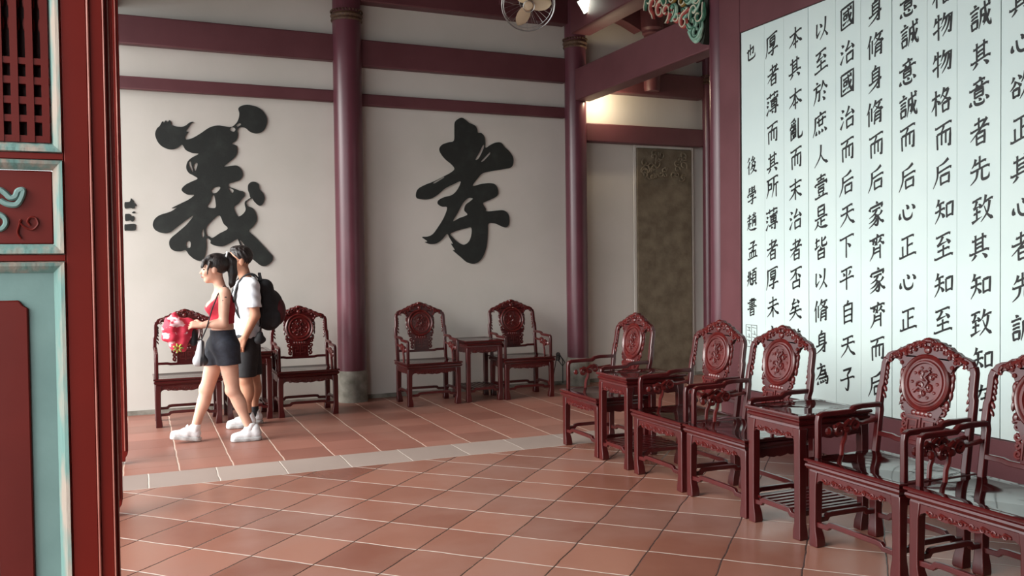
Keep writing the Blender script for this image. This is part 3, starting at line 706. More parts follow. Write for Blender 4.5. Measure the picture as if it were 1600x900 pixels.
def moulded_top(hw, y0, y1, z0, prof):
    b = MB()
    rings = []
    for z, ins in prof:
        rings.append([(-hw + ins, y0 + ins, z0 + z), (hw - ins, y0 + ins, z0 + z), (hw - ins, y1 - ins, z0 + z), (-hw + ins, y1 - ins, z0 + z)])
    b.loft(rings)
    zt = z0 + max(q[0] for q in prof) - 0.0025
    b.mi = [1 if all(b.v[i][2] > zt for i in f) else 0 for f in b.f]
    return b

CW, CD = 0.2875, 0.45       # half width and depth over the legs
def make_chair(label, group):
    t = thing('rosewood_armchair', label, 'chair', group=group)
    wd, wc, ws = M['wood'], M['woodcarve'], M['woodseat']
    b = moulded_top(0.303, -0.02, CD + 0.02, 0.375, [(0, 0.03), (0.008, 0.02), (0.016, 0.022), (0.02, 0.012), (0.034, 0.004), (0.044, 0.006), (0.048, 0.014), (0.053, 0.014), (0.057, 0.002), (0.066, 0.0), (0.071, 0.005), (0.0712, 0.05), (0.0695, 0.053)])
    b.build('seat', [wd, ws], t)
    for sx in (-1, 1):
        leg_mb(sx, 0.0, 1, 0.385, sx * CW).build('leg', wd, t, bevel=0.004)
        leg_mb(sx, CD, -1, 0.385, sx * CW).build('leg', wd, t, bevel=0.004)
    b = MB()
    b.prism(apron_pts(2 * CW - 0.03, 0.383, 0.325, 0.05), plan, 0.006, 0.022)
    a = b.build('apron', wd, t, smooth=25)
    scroll_band(0.40, 0.348, 0.004, wc, a)
    b = MB(); b.prism(apron_pts(2 * CW - 0.03, 0.383, 0.335, 0.03), plan, CD - 0.022, CD - 0.006); b.build('apron', wd, t, smooth=25)
    for sx in (-1, 1):
        b = MB()
        b.prism(apron_pts(CD - 0.03, 0.383, 0.33, 0.045), lambda a_, c_, d: (d, a_ + CD / 2, c_), sx * CW - sx * 0.022, sx * CW - sx * 0.006)
        b.build('apron', wd, t, smooth=25)
    # stretchers stepping up towards the middle
    def stretch(axis, fixed, z):
        span = CW - 0.02 if axis == 'x' else CD / 2 - 0.02
        prof = [(-span, -0.014), (-span * 0.66, -0.012), (-span * 0.6, 0.004), (-span * 0.5, 0.007), (span * 0.5, 0.007), (span * 0.6, 0.004), (span * 0.66, -0.012), (span, -0.014)]
        b_ = MB()
        if axis == 'x':
            b_.bar([(a_, fixed, z + c_) for a_, c_ in prof], 0.022, 0.026, (0, 1, 0))
        else:
            b_.bar([(fixed, a_ + CD / 2, z + c_) for a_, c_ in prof], 0.022, 0.026, (1, 0, 0))
        b_.build('stretcher', wd, t, bevel=0.003)
    stretch('x', 0.022, 0.128); stretch('x', CD - 0.022, 0.128)
    stretch('y', CW - 0.022, 0.145); stretch('y', -CW + 0.022, 0.145)
    # back: two posts, crest, round medallion, pierced splat, lower rail
    yb = CD - 0.02
    for sx in (-1, 1):
        b = MB()
        path = [(sx * (CW - 0.018), yb, 0.43), (sx * (CW - 0.018), yb, 0.66), (sx * (CW - 0.010), yb, 0.69), (sx * (CW - 0.012), yb, 0.78), (sx * (CW - 0.02), yb, 0.80), (sx * (CW - 0.022), yb, 0.905), (sx * (CW - 0.032), yb, 0.935)]
        b.bar(path, 0.032, 0.034, (0, 1, 0)); b.map(lean)
        st = b.build('back_post', wd, t, bevel=0.006)
        b = MB()
        for z, r_ in ((0.885, 0.013), (0.862, 0.01), (0.838, 0.012), (0.812, 0.009), (0.775, 0.010), (0.74, 0.008)):
            b.ell((sx * (CW - 0.038), yb, z), (r_ * 0.9, 0.010, 0.020), 7, Matrix.Rotation(sx * 0.5, 3, 'Y'))
        b.map(lean); b.build('leaf_carving', wc, st)
    b = MB()
    outer = [(0.265, 0.915), (0.263, 0.94), (0.25, 0.96), (0.225, 0.972), (0.195, 0.978), (0.175, 0.992), (0.15, 0.998), (0.13, 1.015), (0.10, 1.02), (0.08, 1.035), (0.05, 1.037), (0.032, 1.05), (0.0, 1.053)]
    inner = [(0.232, 0.915), (0.222, 0.93), (0.2, 0.937), (0.175, 0.93), (0.158, 0.915), (0.145, 0.89), (0.125, 0.90), (0.09, 0.93), (0.05, 0.95), (0.0, 0.958)]
    pts = outer + [(-a_, c_) for a_, c_ in reversed(outer[:-1])] + [(-a_, c_) for a_, c_ in inner[:-1]] + [(0.0, 0.958)] + [(a_, c_) for a_, c_ in reversed(inner[:-1])]
    b.prism(pts, plan, yb - 0.014, yb + 0.014); b.map(lean)
    cr = b.build('crest_rail', wd, t, smooth=25, bevel=0.003)
    b = MB()
    rng = random.Random(11)
    for sx in (-1, 1):
        for k in range(15):
            s = k / 14
            x = sx * (0.02 + 0.20 * s)
            z = 1.035 - 0.085 * s ** 1.3 + rng.uniform(-0.008, 0.006)
            rot = Matrix.Rotation(sx * (0.5 + rng.uniform(-0.6, 0.6)), 3, 'Y')
            b.ell((x, yb - 0.014, z), (0.019, 0.012, 0.010), 7, rot)
            if k % 2 == 0:
                b.tube(spiral((x, z - 0.018), 0.012, 1.1, rng.uniform(0, 6), lambda a_, c_: (a_, yb - 0.018, c_), 8, sx), 0.0045, 5)
        for x, z in ((0.165, 0.945), (0.15, 0.92), (0.185, 0.955), (0.13, 0.965), (0.11, 0.985)):
            b.ell((sx * x, yb - 0.012, z), (0.014, 0.012, 0.012), 7)
    b.ell((0, yb - 0.016, 1.043), (0.03, 0.014, 0.014), 8)
    b.ell((0, yb - 0.016, 0.995), (0.022, 0.012, 0.02), 8)
    b.map(lean); b.build('crest_carving', wc, cr)
    mz = 0.832
    b = MB()
    b.lathe([(0.142, 0.016), (0.146, 0.0), (0.142, -0.016), (0.134, -0.022), (0.124, -0.018), (0.119, -0.012), (0.112, -0.013), (0.107, -0.020), (0.099, -0.021), (0.094, -0.013), (0.0001, -0.010)], 48, (0, yb, mz), 'y', caps=False)
    b.lathe([(0.142, 0.016), (0.0001, 0.016)], 48, (0, yb, mz), 'y', caps=False)
    b.map(lean); md = b.build('medallion', wc, t)
    b = MB()
    y_ = yb - 0.013
    for dx, dz, r_, a0, tr in ((0, 0.03, 0.032, 0.3, 1.2), (0.03, -0.02, 0.028, 2.2, 1.3), (-0.032, -0.015, 0.03, 4.0, 1.2), (0.0, -0.05, 0.022, 1.0, 1.1), (-0.03, 0.045, 0.018, 5.2, 1.0), (0.045, 0.03, 0.02, 0.2, 1.0)):
        b.tube(spiral((dx, mz + dz), r_, tr, a0, lambda a_, c_: (a_, y_, c_), 12), 0.006, 5)
    b.tube([(-0.06, y_, mz - 0.05), (-0.03, y_, mz - 0.02), (0.0, y_, mz - 0.03), (0.02, y_, mz + 0.01), (0.0, y_, mz + 0.03), (0.03, y_, mz + 0.06)], 0.009, 6)
    for k in range(10):
        a_ = k * 0.63
        b.ell((0.075 * math.cos(a_), y_, mz + 0.075 * math.sin(a_)), (0.011, 0.005, 0.008), 6)
    b.map(lean); tag(b.build('relief', wc, md), 'carved relief of a coiling animal')
    b = MB()
    hw = 0.082
    spl = [(-hw, 0.545), (hw, 0.545), (hw, 0.60), (hw + 0.008, 0.62), (hw, 0.64), (hw + 0.012, 0.66), (0.12, 0.71), (0.10, 0.73), (-0.10, 0.73), (-0.12, 0.71), (-hw - 0.012, 0.66), (-hw, 0.64), (-hw - 0.008, 0.62), (-hw, 0.60)]
    b.prism(spl, plan, yb - 0.010, yb + 0.010); b.map(lean)
    sp = b.build('splat', wd, t, smooth=25)
    def fret(b, pts_):
        b.bar([(a_, yb - 0.011, c_) for a_, c_ in pts_], 0.010, 0.008, (0, 1, 0))
    for sx in (-1, 1):
        b = MB()
        for (x, z, r_, a0) in ((0.118, 0.70, 0.028, 0.5), (0.112, 0.655, 0.022, 2.0), (0.105, 0.615, 0.018, 1.0), (0.10, 0.58, 0.02, 4.0)):
            b.tube(spiral((sx * x, z), r_, 1.2, a0 if sx > 0 else PI - a0, lambda a_, c_: (a_, yb, c_), 10, sx), 0.009, 6)
        for x, z, rx, rz_ in ((0.132, 0.735, 0.016, 0.026), (0.150, 0.785, 0.010, 0.026), (0.154, 0.83, 0.008, 0.03), (0.152, 0.868, 0.012, 0.026), (0.142, 0.90, 0.014, 0.022)):
            b.ell((sx * x, yb, z), (rx, 0.011, rz_), 7)
        b.map(lean); b.build('scroll_carving', wc, sp)
    b = MB()
    for sx in (-1, 1):
        fret(b, [(sx * 0.075, 0.56), (sx * 0.075, 0.645), (sx * 0.02, 0.645), (sx * 0.02, 0.61), (sx * 0.05, 0.61), (sx * 0.05, 0.58), (sx * 0.008, 0.58)])
    fret(b, [(0, 0.56), (0, 0.66)])
    fret(b, [(-0.08, 0.665), (0.08, 0.665)])
    for k in range(5):
        b.ell((-0.05 + 0.025 * k, yb - 0.011, 0.68), (0.014, 0.006, 0.014), 6)
    b.map(lean); b.build('fretwork', wc, sp)
    b = MB()
    b.bar([(-CW + 0.02, yb, 0.54), (-0.17, yb, 0.54), (-0.14, yb, 0.533), (0.14, yb, 0.533), (0.17, yb, 0.54), (CW - 0.02, yb, 0.54)], 0.022, 0.024, (0, 1, 0)); b.map(lean)
    b.build('back_rail', wd, t, bevel=0.003)
    # arms
    for sx in (-1, 1):
        xa = sx * (CW - 0.018)
        b = MB()
        b.bar([(xa, yb + 0.03, 0.69), (xa, 0.33, 0.69), (xa, 0.285, 0.684), (xa, 0.262, 0.667), (xa, 0.07, 0.665), (xa, 0.05, 0.655), (xa, 0.045, 0.63), (xa, 0.045, 0.44)], 0.028, 0.026, (1, 0, 0))
        ar = b.build('armrest', wd, t, bevel=0.005)
        b = MB()
        b.tube([(xa, 0.20, 0.445), (xa, 0.205, 0.50), (xa, 0.22, 0.53), (xa, 0.225, 0.56)], 0.012, 6)
        b.tube(spiral((0.185, 0.575), 0.035, 1.3, 0.2, lambda a_, c_: (xa, a_, c_), 12), [0.013] * 8 + [0.010] * 5, 6)
        b.tube(spiral((0.285, 0.595), 0.034, 1.3, PI, lambda a_, c_: (xa, a_, c_), 12, -1), [0.013] * 8 + [0.010] * 5, 6)
        b.tube([(xa, 0.15, 0.595), (xa, 0.22, 0.60), (xa, 0.25, 0.62), (xa, 0.33, 0.60), (xa, yb, 0.61)], 0.012, 6)
        b.ell((xa, 0.115, 0.575), (0.016, 0.022, 0.022), 7)
        b.ell((xa, 0.235, 0.575), (0.016, 0.03, 0.02), 7)
        b.build('scroll_support', wc, ar)
    return t

TW, TD = 0.205, 0.47
def make_table(label, group):
    t = thing('tea_table', label, 'table', group=group)
    wd, wc, ws = M['wood'], M['woodcarve'], M['woodseat']
    moulded_top(0.217, -0.015, TD + 0.015, 0.572, [(0, 0.03), (0.008, 0.018), (0.016, 0.022), (0.022, 0.022), (0.03, 0.010), (0.042, 0.008), (0.048, 0.016), (0.054, 0.016), (0.06, 0.002), (0.07, 0.0), (0.078, 0.004), (0.0782, 0.04), (0.0768, 0.042)]).build('table_top', [wd, ws], t)
    for sx in (-1, 1):
        leg_mb(sx, 0.0, 1, 0.58, sx * TW, 0.05).build('leg', wd, t, bevel=0.004)
        leg_mb(sx, TD, -1, 0.58, sx * TW, 0.05).build('leg', wd, t, bevel=0.004)
    def ap(w, foot): return [(a_, c_ ) for a_, c_ in apron_pts(w, 0.578, 0.515, foot)]
    b = MB(); b.prism(ap(2 * TW - 0.03, 0.06), plan, 0.006, 0.02); a = b.build('apron', wd, t, smooth=25)
    scroll_band(0.26, 0.538, 0.004, wc, a, 0.012)
    b = MB(); b.prism(ap(2 * TW - 0.03, 0.06), plan, TD - 0.02, TD - 0.006); b.build('apron', wd, t, smooth=25)
    for sx in (-1, 1):
        b = MB(); b.prism(ap(TD - 0.03, 0.06), lambda a_, c_, d: (d, a_ + TD / 2, c_), sx * TW - sx * 0.02, sx * TW - sx * 0.006); b.build('apron', wd, t, smooth=25)
    for y in (0.022, TD - 0.022):
        b = MB(); b.bar([(-TW + 0.02, y, 0.115), (-0.12, y, 0.117), (-0.105, y, 0.135), (0.105, y, 0.135), (0.12, y, 0.117), (TW - 0.02, y, 0.115)], 0.022, 0.026, (0, 1, 0)); b.build('stretcher', wd, t, bevel=0.003)
    for sx in (-1, 1):
        b = MB(); b.bar([(sx * (TW - 0.022), 0.02, 0.135), (sx * (TW - 0.022), TD - 0.02, 0.135)], 0.022, 0.026, (1, 0, 0)); b.build('stretcher', wd, t, bevel=0.003)
    b = MB()
    for k in range(7):
        x = -0.15 + 0.05 * k
        b.box(x - 0.012, x + 0.012, 0.03, TD - 0.03, 0.138, 0.15)
    tag(b.build('slatted_shelf', wd, t), 'low slatted shelf')
    return t

GB, GF = 'carved armchairs against the back wall', 'carved armchairs in the row before the writing boards'
RZ = -PI / 2
XC = 3.105
ch = make_chair('carved armchair farthest away in the right-hand row, before the stone tablet', GF)
ch.location = (XC, 5.945, 0); ch.rotation_euler = (0, 0, RZ)
for y, lab in ((4.855, 'carved armchair just right of the farther tea table, its back before the boards\' end column'),
               (4.228, 'carved armchair just left of the nearer tea table, its back against the writing'),
               (3.155, 'large carved armchair right of the nearer tea table, full round medallion facing us'),
               (2.53, 'nearest carved armchair, cut off by the right edge of the picture')):
    dup(ch, (XC, y, 0), RZ, lab)
for x, y, rz, lab in ((0.404, 8.50, 0.0, 'carved armchair behind the woman, leftmost against the back wall'),
                      (1.497, 8.52, 0.0, 'carved armchair right of the man\'s backpack, beside the stone column base'),
                      (2.794, 8.56, 0.0, 'carved armchair left of the unobstructed tea table, under the smaller huge character'),
                      (3.868, 8.54, 0.0, 'carved armchair against the back wall next to the coiled cable')):
    c = dup(ch, (x, y, 0), rz, lab); c['group'] = GB
tb = make_table('farther tea table in the right-hand row, by the farthest chair', 'tea tables in the right-hand row')
tb.location = (XC, 5.43, 0); tb.rotation_euler = (0, 0, RZ)
dup(tb, (XC, 3.713, 0), RZ, 'nearer tea table in the right-hand row, before the writing boards')
c = dup(tb, (0.95, 8.54, 0), 0, 'tea table hidden behind the walking man'); c['group'] = 'tea tables against the back wall'
c = dup(tb, (3.357, 8.57, 0), 0, 'tea table between two empty chairs against the back wall'); c['group'] = 'tea tables against the back wall'
# ------------------------------------------------------------------ near door leaf and jambs (left)
YD = 2.20
t = thing('door_leaf', 'near open lattice door leaf with teal trim at the left edge', 'door', (-0.45, YD, 0.08))
def DX(v): return v + 0.45
def DZ(v): return v - 0.08
def dbox(b, x0, x1, y0, y1, z0, z1): b.box(DX(x0), DX(x1), y0, y1, DZ(z0), DZ(z1))
b = MB()                                   # stiles and rails
dbox(b, -0.80, -0.74, 0.0, 0.05, 0.08, 3.3)
for z0, z1 in ((0.08, 0.16), (1.462, 1.476), (1.689, 1.703), (3.22, 3.3)):
    dbox(b, -0.74, -0.150, 0.0, 0.05, z0, z1)
dbox(b, -0.1520, -0.1500, 0.0, 0.05, 0.08, 3.3)
b.build('frame', M['door_red'], t, bevel=0.003)
def trim_frame(x0, x1, z0, z1, w, name):
    """mitred moulding round an opening"""
    b = MB()
    prof = [(0.0, 0.006), (0.12, -0.004), (0.42, -0.002), (0.7, 0.005), (1.0, 0.014)]
    for (o, d), (o2, d2) in zip(prof[:-1], prof[1:]):
        a, c = o * w, o2 * w
        A = [(x0 + a, z0 + a), (x1 - a, z0 + a), (x1 - a, z1 - a), (x0 + a, z1 - a)]
        C = [(x0 + c, z0 + c), (x1 - c, z0 + c), (x1 - c, z1 - c), (x0 + c, z1 - c)]
        for i in range(4):
            j = (i + 1) % 4
            b.m = 0 if o == 0.15 or o == 0.0 else 1
            b.quad((DX(A[i][0]), d, DZ(A[i][1])), (DX(A[j][0]), d, DZ(A[j][1])), (DX(C[j][0]), d2, DZ(C[j][1])), (DX(C[i][0]), d2, DZ(C[i][1])))
    return b.build(name, [M['worn'], M['trim_teal']], t, smooth=0)
trim_frame(-0.74, -0.150, 1.703, 3.22, 0.024, 'lattice_trim')
trim_frame(-0.74, -0.150, 1.476, 1.689, 0.024, 'carved_panel_trim')
trim_frame(-0.74, -0.150, 0.16, 1.462, 0.026, 'lower_panel_trim')
b = MB(); dbox(b, -0.716, -0.174, 0.014, 0.03, 1.50, 1.665); cp = b.build('carved_panel', M['door_panel'], t, bevel=0.003)
b = MB(); dbox(b, -0.716, -0.174, 0.016, 0.03, 0.186, 1.436)
dp = b.build('lower_panel', M['teal'], t, smooth=0)
b = MB()
def chamf(x0, x1, z0, z1, c): return [(x0 + c, z0), (x1 - c, z0), (x1 - c * 0.5, z0 + c * 0.7), (x1, z0 + c), (x1, z1 - c), (x1 - c * 0.5, z1 - c * 0.7), (x1 - c, z1), (x0 + c, z1), (x0, z1 - c), (x0, z0 + c)]
b.prism([(DX(x), DZ(z)) for x, z in chamf(-0.655, -0.228, 0.25, 1.375, 0.018)], plan, 0.009, 0.018)
tag(b.build('raised_panel', M['door_panel'], dp, bevel=0.003), 'red raised panel with clipped corners')
# carved clouds on the middle panel
b = MB()
def cs(x, z): return (DX(x), 0.011, DZ(z))
def pz(u, v): return (-0.28 + u * 0.00125, 1.44 + (424 - v) * 0.001456)
def tp(l, n=5): return [cs(*pz(*p)) for p in catmull(l, n, False)]
b.tube(tp([(-40, 318), (-20, 305), (0, 300), (10, 305), (18, 312), (26, 310), (30, 302), (38, 300), (36, 310), (28, 322), (14, 322), (2, 316)]), 0.0065, 6)
b.tube(tp([(-16, 345), (-4, 337), (8, 342), (10, 352), (2, 360), (-8, 356), (-4, 348)]), 0.006, 6)
b.tube(tp([(-60, 330), (-48, 345), (-60, 360), (-75, 350)]), 0.007, 6)
for u, v in ((-100, 310), (-130, 340), (-170, 320), (-200, 345), (-90, 350)):
    b.tube([cs(*p) for p in spiral(pz(u, v), 0.022, 1.4, u, lambda a, c: (a, c), 14)], 0.006, 6)
tag(b.build('cloud_carving', M['teal'], cp), 'teal carved cloud scrolls')
b = MB()
b.tube(tp([(58, 344), (60, 352), (52, 360), (42, 358), (32, 350), (34, 345), (30, 356), (28, 366), (33, 374)]), 0.0022, 5)
b.tube(tp([(60, 348), (56, 342), (48, 342), (44, 348), (48, 354)]), 0.0022, 5)
tag(b.build('vine_carving', M['door_panel'], cp), 'thin red vine curl')
# lattice
b = MB(); dbox(b, -0.716, -0.174, 0.035, 0.045, 1.727, 3.196); tag(b.build('lattice_dark_fill', M['dark'], t, smooth=0), 'added dark sheet in place of the dark seen through the lattice')  # added sheet, its dark colour stands for the gloom between the bars
b = MB()
z = 1.727
for k in range(19):
    x = -0.1835 - 0.0300 * k
    dbox(b, x - 0.0075, x + 0.0075, 0.008, 0.03, z, 3.196)
    if k:
        for s_ in (-1, 1):
            for m in range(24):
                zz = 1.99 + m * 0.05
                b.ell((DX(x + 0.015 + s_ * 0.0065), 0.022, DZ(zz)), (0.004, 0.006, 0.016), 5)
for z0, z1 in ((1.727, 1.742), (1.772, 1.787), (1.812, 1.828), (1.856, 1.872), (1.90, 1.914), (2.60, 2.62), (3.10, 3.12)):
    dbox(b, -0.716, -0.174, 0.010, 0.029, z0, z1)
b.build('lattice', M['door_panel'], t, smooth=0)

t = thing('door_post', 'nearest dark red door post with pale beads, left of the room', 'post', (-0.10, YD, 0))
b = MB()
def px_(u): return -0.149 + (u - 105) * 0.001264 + 0.10
b.box(px_(105), px_(146), 0.0, 0.09, 0, 3.995)
b.box(px_(150), px_(172), 0.004, 0.09, 0, 3.995)
b.box(px_(146), px_(150), 0.012, 0.09, 0, 3.995)
b.box(px_(172), px_(180), 0.014, 0.09, 0, 3.995)
b.build('post_body', M['door_red'], t, bevel=0.002)
for u, r_ in ((148, 0.0032), (173.5, 0.0022)):
    b = MB(); b.tube([(px_(u), 0.002, 0.0), (px_(u), 0.002, 2.2), (px_(u), 0.002, 3.99)], r_, 8); tag(b.build('bead', M['bead'], t), 'bead moulding with its highlight painted pale')
def far_post(y, xr, w, label):
    t = thing('door_post', label, 'post', (xr - 0.12, y, 0))
    b = MB()
    b.loft([[(-0.18, 0, z), (0.12 - i, 0, z), (0.12 - i, 0.07, z), (-0.18, 0.07, z)] for z, i in ((0.02, w * 0.55), (0.05, w * 0.5), (0.07, w * 0.15), (0.10, 0.0), (3.995, 0.0))])
    b.build('post_body', M['door_red'], t, bevel=0.004)
    b = MB(); b.box(0.12 - w * 0.72, 0.12 - w * 0.45, -0.012, 0.0, 0.10, 3.995)
    tag(b.build('bead', M['bead'], t, bevel=0.003), 'thin moulding with a painted pale highlight')
    return t
far_post(5.54, -0.112, 0.036, 'second dark red door post back from the near post')
far_post(7.02, -0.098, 0.036, 'farthest dark red door post, its edge against the white wall')

# ------------------------------------------------------------------ fans, lamps, cables, carved bracket
def fan(c, nrm, rad, rot, label, top):
    n = Vector(nrm).normalized()
    u = Vector((0, 0, 1)).cross(n).normalized(); v = n.cross(u)
    def P(a, c_, d): return u * a + v * c_ + n * d
    t = thing('wall_fan', label, 'fan', c)
    b = MB()
    def ring(r, d, tr): b.tube([P(r * math.cos(2 * PI * k / 36), r * math.sin(2 * PI * k / 36), d) for k in range(36)], tr, 6, closed=True)
    ring(rad, 0.0, 0.007); ring(rad * 0.94, 0.06, 0.003); ring(rad * 0.94, -0.07, 0.003); ring(0.06, 0.085, 0.004); ring(0.09, -0.10, 0.004)
    for k in range(28):
        a = 2 * PI * k / 28
        ca, sa = math.cos(a), math.sin(a)
        b.tube([P(0.09 * ca, 0.09 * sa, -0.10), P(rad * 0.7 * ca, rad * 0.7 * sa, -0.10), P(rad * 0.94 * ca, rad * 0.94 * sa, -0.07), P(rad * ca, rad * sa, 0)], 0.0018, 4)
    for k in range(3):
        a = 2 * PI * k / 3 + 0.9
        ca, sa = math.cos(a), math.sin(a)
        b.tube([P(0.05 * ca, 0.05 * sa, 0.085), P(rad * 0.6 * ca, rad * 0.6 * sa, 0.085), P(rad * ca, rad * sa, 0)], 0.002, 4)
    b.build('wire_guard', M['chrome'], t)
    for k in range(3):
        b = MB()
        a = rot + 2 * PI * k / 3
        rings = []
        for s in range(11):
            q = s / 10
            rr = 0.045 + (rad * 0.86 - 0.045) * q
            w = (rad * 0.46) * (0.28 + 0.9 * math.sin(PI * min(1, 0.12 + q * 0.78)) ** 0.8) * (1.0 if s < 9 else (0.82 if s == 9 else 0.45))
            row = []
            for h, tk in ((-1, 0), (-0.5, 0.004), (0, 0.006), (0.5, 0.004), (1, 0)):
                ang = a + h * w / 2 / max(rr, 0.07)
                ang = max(a - 0.95, min(a + 0.95, ang))
                row.append((ang, rr, -h * 0.028, tk))
            top_ = [P(r_ * math.cos(g), r_ * math.sin(g), d + k_) for g, r_, d, k_ in row]
            bot_ = [P(r_ * math.cos(g), r_ * math.sin(g), d - k_ - 0.001) for g, r_, d, k_ in reversed(row)]
            rings.append(top_ + bot_)
        b.loft(rings); b.build('blade', M['cream'], t)
    b = MB()
    rings = [[P(r_ * math.cos(2 * PI * j / 20), r_ * math.sin(2 * PI * j / 20), d) for j in range(20)] for r_, d in ((0.03, 0.055), (0.045, 0.05), (0.055, 0.03), (0.055, -0.02))]
    b.loft(rings); tag(b.build('hub', M['cream'], t), 'cream centre cap')
    b = MB()
    rings = [[P(r_ * math.cos(2 * PI * j / 20), r_ * math.sin(2 * PI * j / 20), d) for j in range(20)] for r_, d in ((0.05, -0.05), (0.085, -0.10), (0.085, -0.2), (0.06, -0.25), (0.02, -0.26))]
    b.loft(rings)
    m0 = P(0, 0, -0.18)
    b.tube([m0, (m0.x, m0.y, m0.z + 0.15), (m0.x, m0.y, top - c[2])], 0.018, 10)
    b.build('motor', M['fanbody'], t)
    return t
fan((3.90, 8.55, 4.235), (-0.30, -0.80, -0.50), 0.285, 2.2, 'wire fan with cream blades hanging before the topmost beam', ZC)
fan((1.52, 8.6, 4.305), (-0.1, -0.55, -0.85), 0.26, 0.4, 'second wire fan, only its lower rim in view above the left wall beam', ZC)

t = thing('floodlight', 'bright lit square lamp on the upper beam at the top of the picture', 'lamp', (4.68, 8.69, 4.36))
aim = Vector((-0.55, -0.75, -0.35)).normalized()
ru = Vector((0, 0, 1)).cross(aim).normalized(); rv = aim.cross(ru)
def FP(a, c_, d): return ru * a + rv * c_ + aim * d
ru, rv = (ru * 0.88 + rv * 0.47), (rv * 0.88 - ru * 0.47)
b = MB(); b.loft([[FP(sx * w, sz * w, d) for sx, sz in ((-1, -1), (1, -1), (1, 1), (-1, 1))] for w, d in ((0.04, -0.10), (0.075, -0.02), (0.082, 0.0))])
b.build('housing', M['lampmetal'], t, bevel=0.004)
b = MB(); b.loft([[FP(sx * 0.074, sz * 0.074, d) for sx, sz in ((-1, -1), (1, -1), (1, 1), (-1, 1))] for d in (-0.002, 0.006)])
tag(b.build('lit_glass', M['lampglow'], t, smooth=0), 'glowing lamp glass')
b = MB(); b.tube([FP(0, 0, -0.09), (0.03, 0, 0.05), (0.08, 0.0, 0.1)], 0.012, 8); b.build('bracket_arm', M['lampmetal'], t)
t = thing('uplight', 'small warm lamp tucked behind the big joining beam, lighting the wall', 'lamp', (5.02, 9.05, 3.455))
b = MB(); b.lathe([(0.03, 0.05), (0.04, 0.0), (0.045, -0.02)], 16); b.build('housing', M['lampmetal'], t)
b = MB(); b.ell((0, 0, -0.02), (0.03, 0.03, 0.02), 10); b.build('bulb', M['lampglow'], t)
ld = bpy.data.lights.new('warm_lamp_light', 'POINT'); ld.energy = 17; ld.color = (1.0, 0.82, 0.55); ld.shadow_soft_size = 0.04
lo = bpy.data.objects.new('warm_lamp_light', ld); COL.objects.link(lo); lo.parent = t; lo.location = (0.09, 0.0, -0.03)

# cable by the stone base
b = MB()
b.tube([(4.655, 9.33, 0.02), (4.655, 9.33, 0.30), (4.60, 9.28, 0.36), (4.56, 9.24, 0.30), (4.60, 9.22, 0.24), (4.64, 9.24, 0.28), (4.61, 9.27, 0.34), (4.56, 9.26, 0.37)], 0.006, 6)
b.tube([(4.54, 9.24, 0.36), (4.50, 9.2, 0.30), (4.45, 9.15, 0.18), (4.40, 9.1, 0.08), (4.36, 9.08, 0.006)], 0.006, 6)
for k in range(5):
    b.tube([(4.55 + 0.025 * math.cos(q), 9.24, 0.33 + 0.025 * math.sin(q) + 0.012 * k) for q in [i * 0.7 for i in range(10)]], 0.005, 5)
tag(b.build('cable', M['cable']), 'thin black coiled cable hanging beside the second stone column base', 'cable')

# carved and painted bracket under the upper beam
cg = {'green': mat('bracket_green', (64, 118, 92), 0.45, (38, 82, 66), 16), 'pale': mat('bracket_pale_teal', (160, 192, 172), 0.45, (118, 164, 146), 18),
      'gold': mat('bracket_gold', (150, 118, 52), 0.4, (112, 84, 36), 18), 'red': mat('bracket_red', (176, 84, 76), 0.45, (150, 56, 52), 16), 'dark': mat('bracket_dark', (34, 40, 32), 0.6), 'cream': mat('bracket_outline', (206, 200, 178), 0.5)}
t = thing('carved_bracket', 'painted green, gold and red carved bracket beside the end column under the roof', 'bracket', (4.72, 6.52, 3.44))
rng = random.Random(7)
def side(a, c_, d): return (d, a, c_)
out = [(-0.02, 0.02), (0.07, 0.0), (0.14, 0.04), (0.20, 0.13), (0.30, 0.22), (0.38, 0.34), (0.50, 0.41), (0.66, 0.44), (0.80, 0.52), (0.92, 0.60), (0.95, 0.72), (-0.02, 0.72)]
b = MB(); b.prism(catmull(out, 3), side, -0.03, 0.05); b.build('core', cg['dark'], t)
def inside(a, c_):
    lo_ = 0.02 + 0.64 * max(0, a - 0.03) ** 0.9
    return lo_ < c_ < 0.74
curls = []
tries = 0
while len(curls) < 34 and tries < 3000:
    tries += 1
    a, c_ = rng.uniform(0.0, 0.92), rng.uniform(0.03, 0.72)
    if not inside(a, c_): continue
    if any((a - q[0]) ** 2 + (c_ - q[1]) ** 2 < 0.098 ** 2 for q in curls): continue
    curls.append((a, c_))
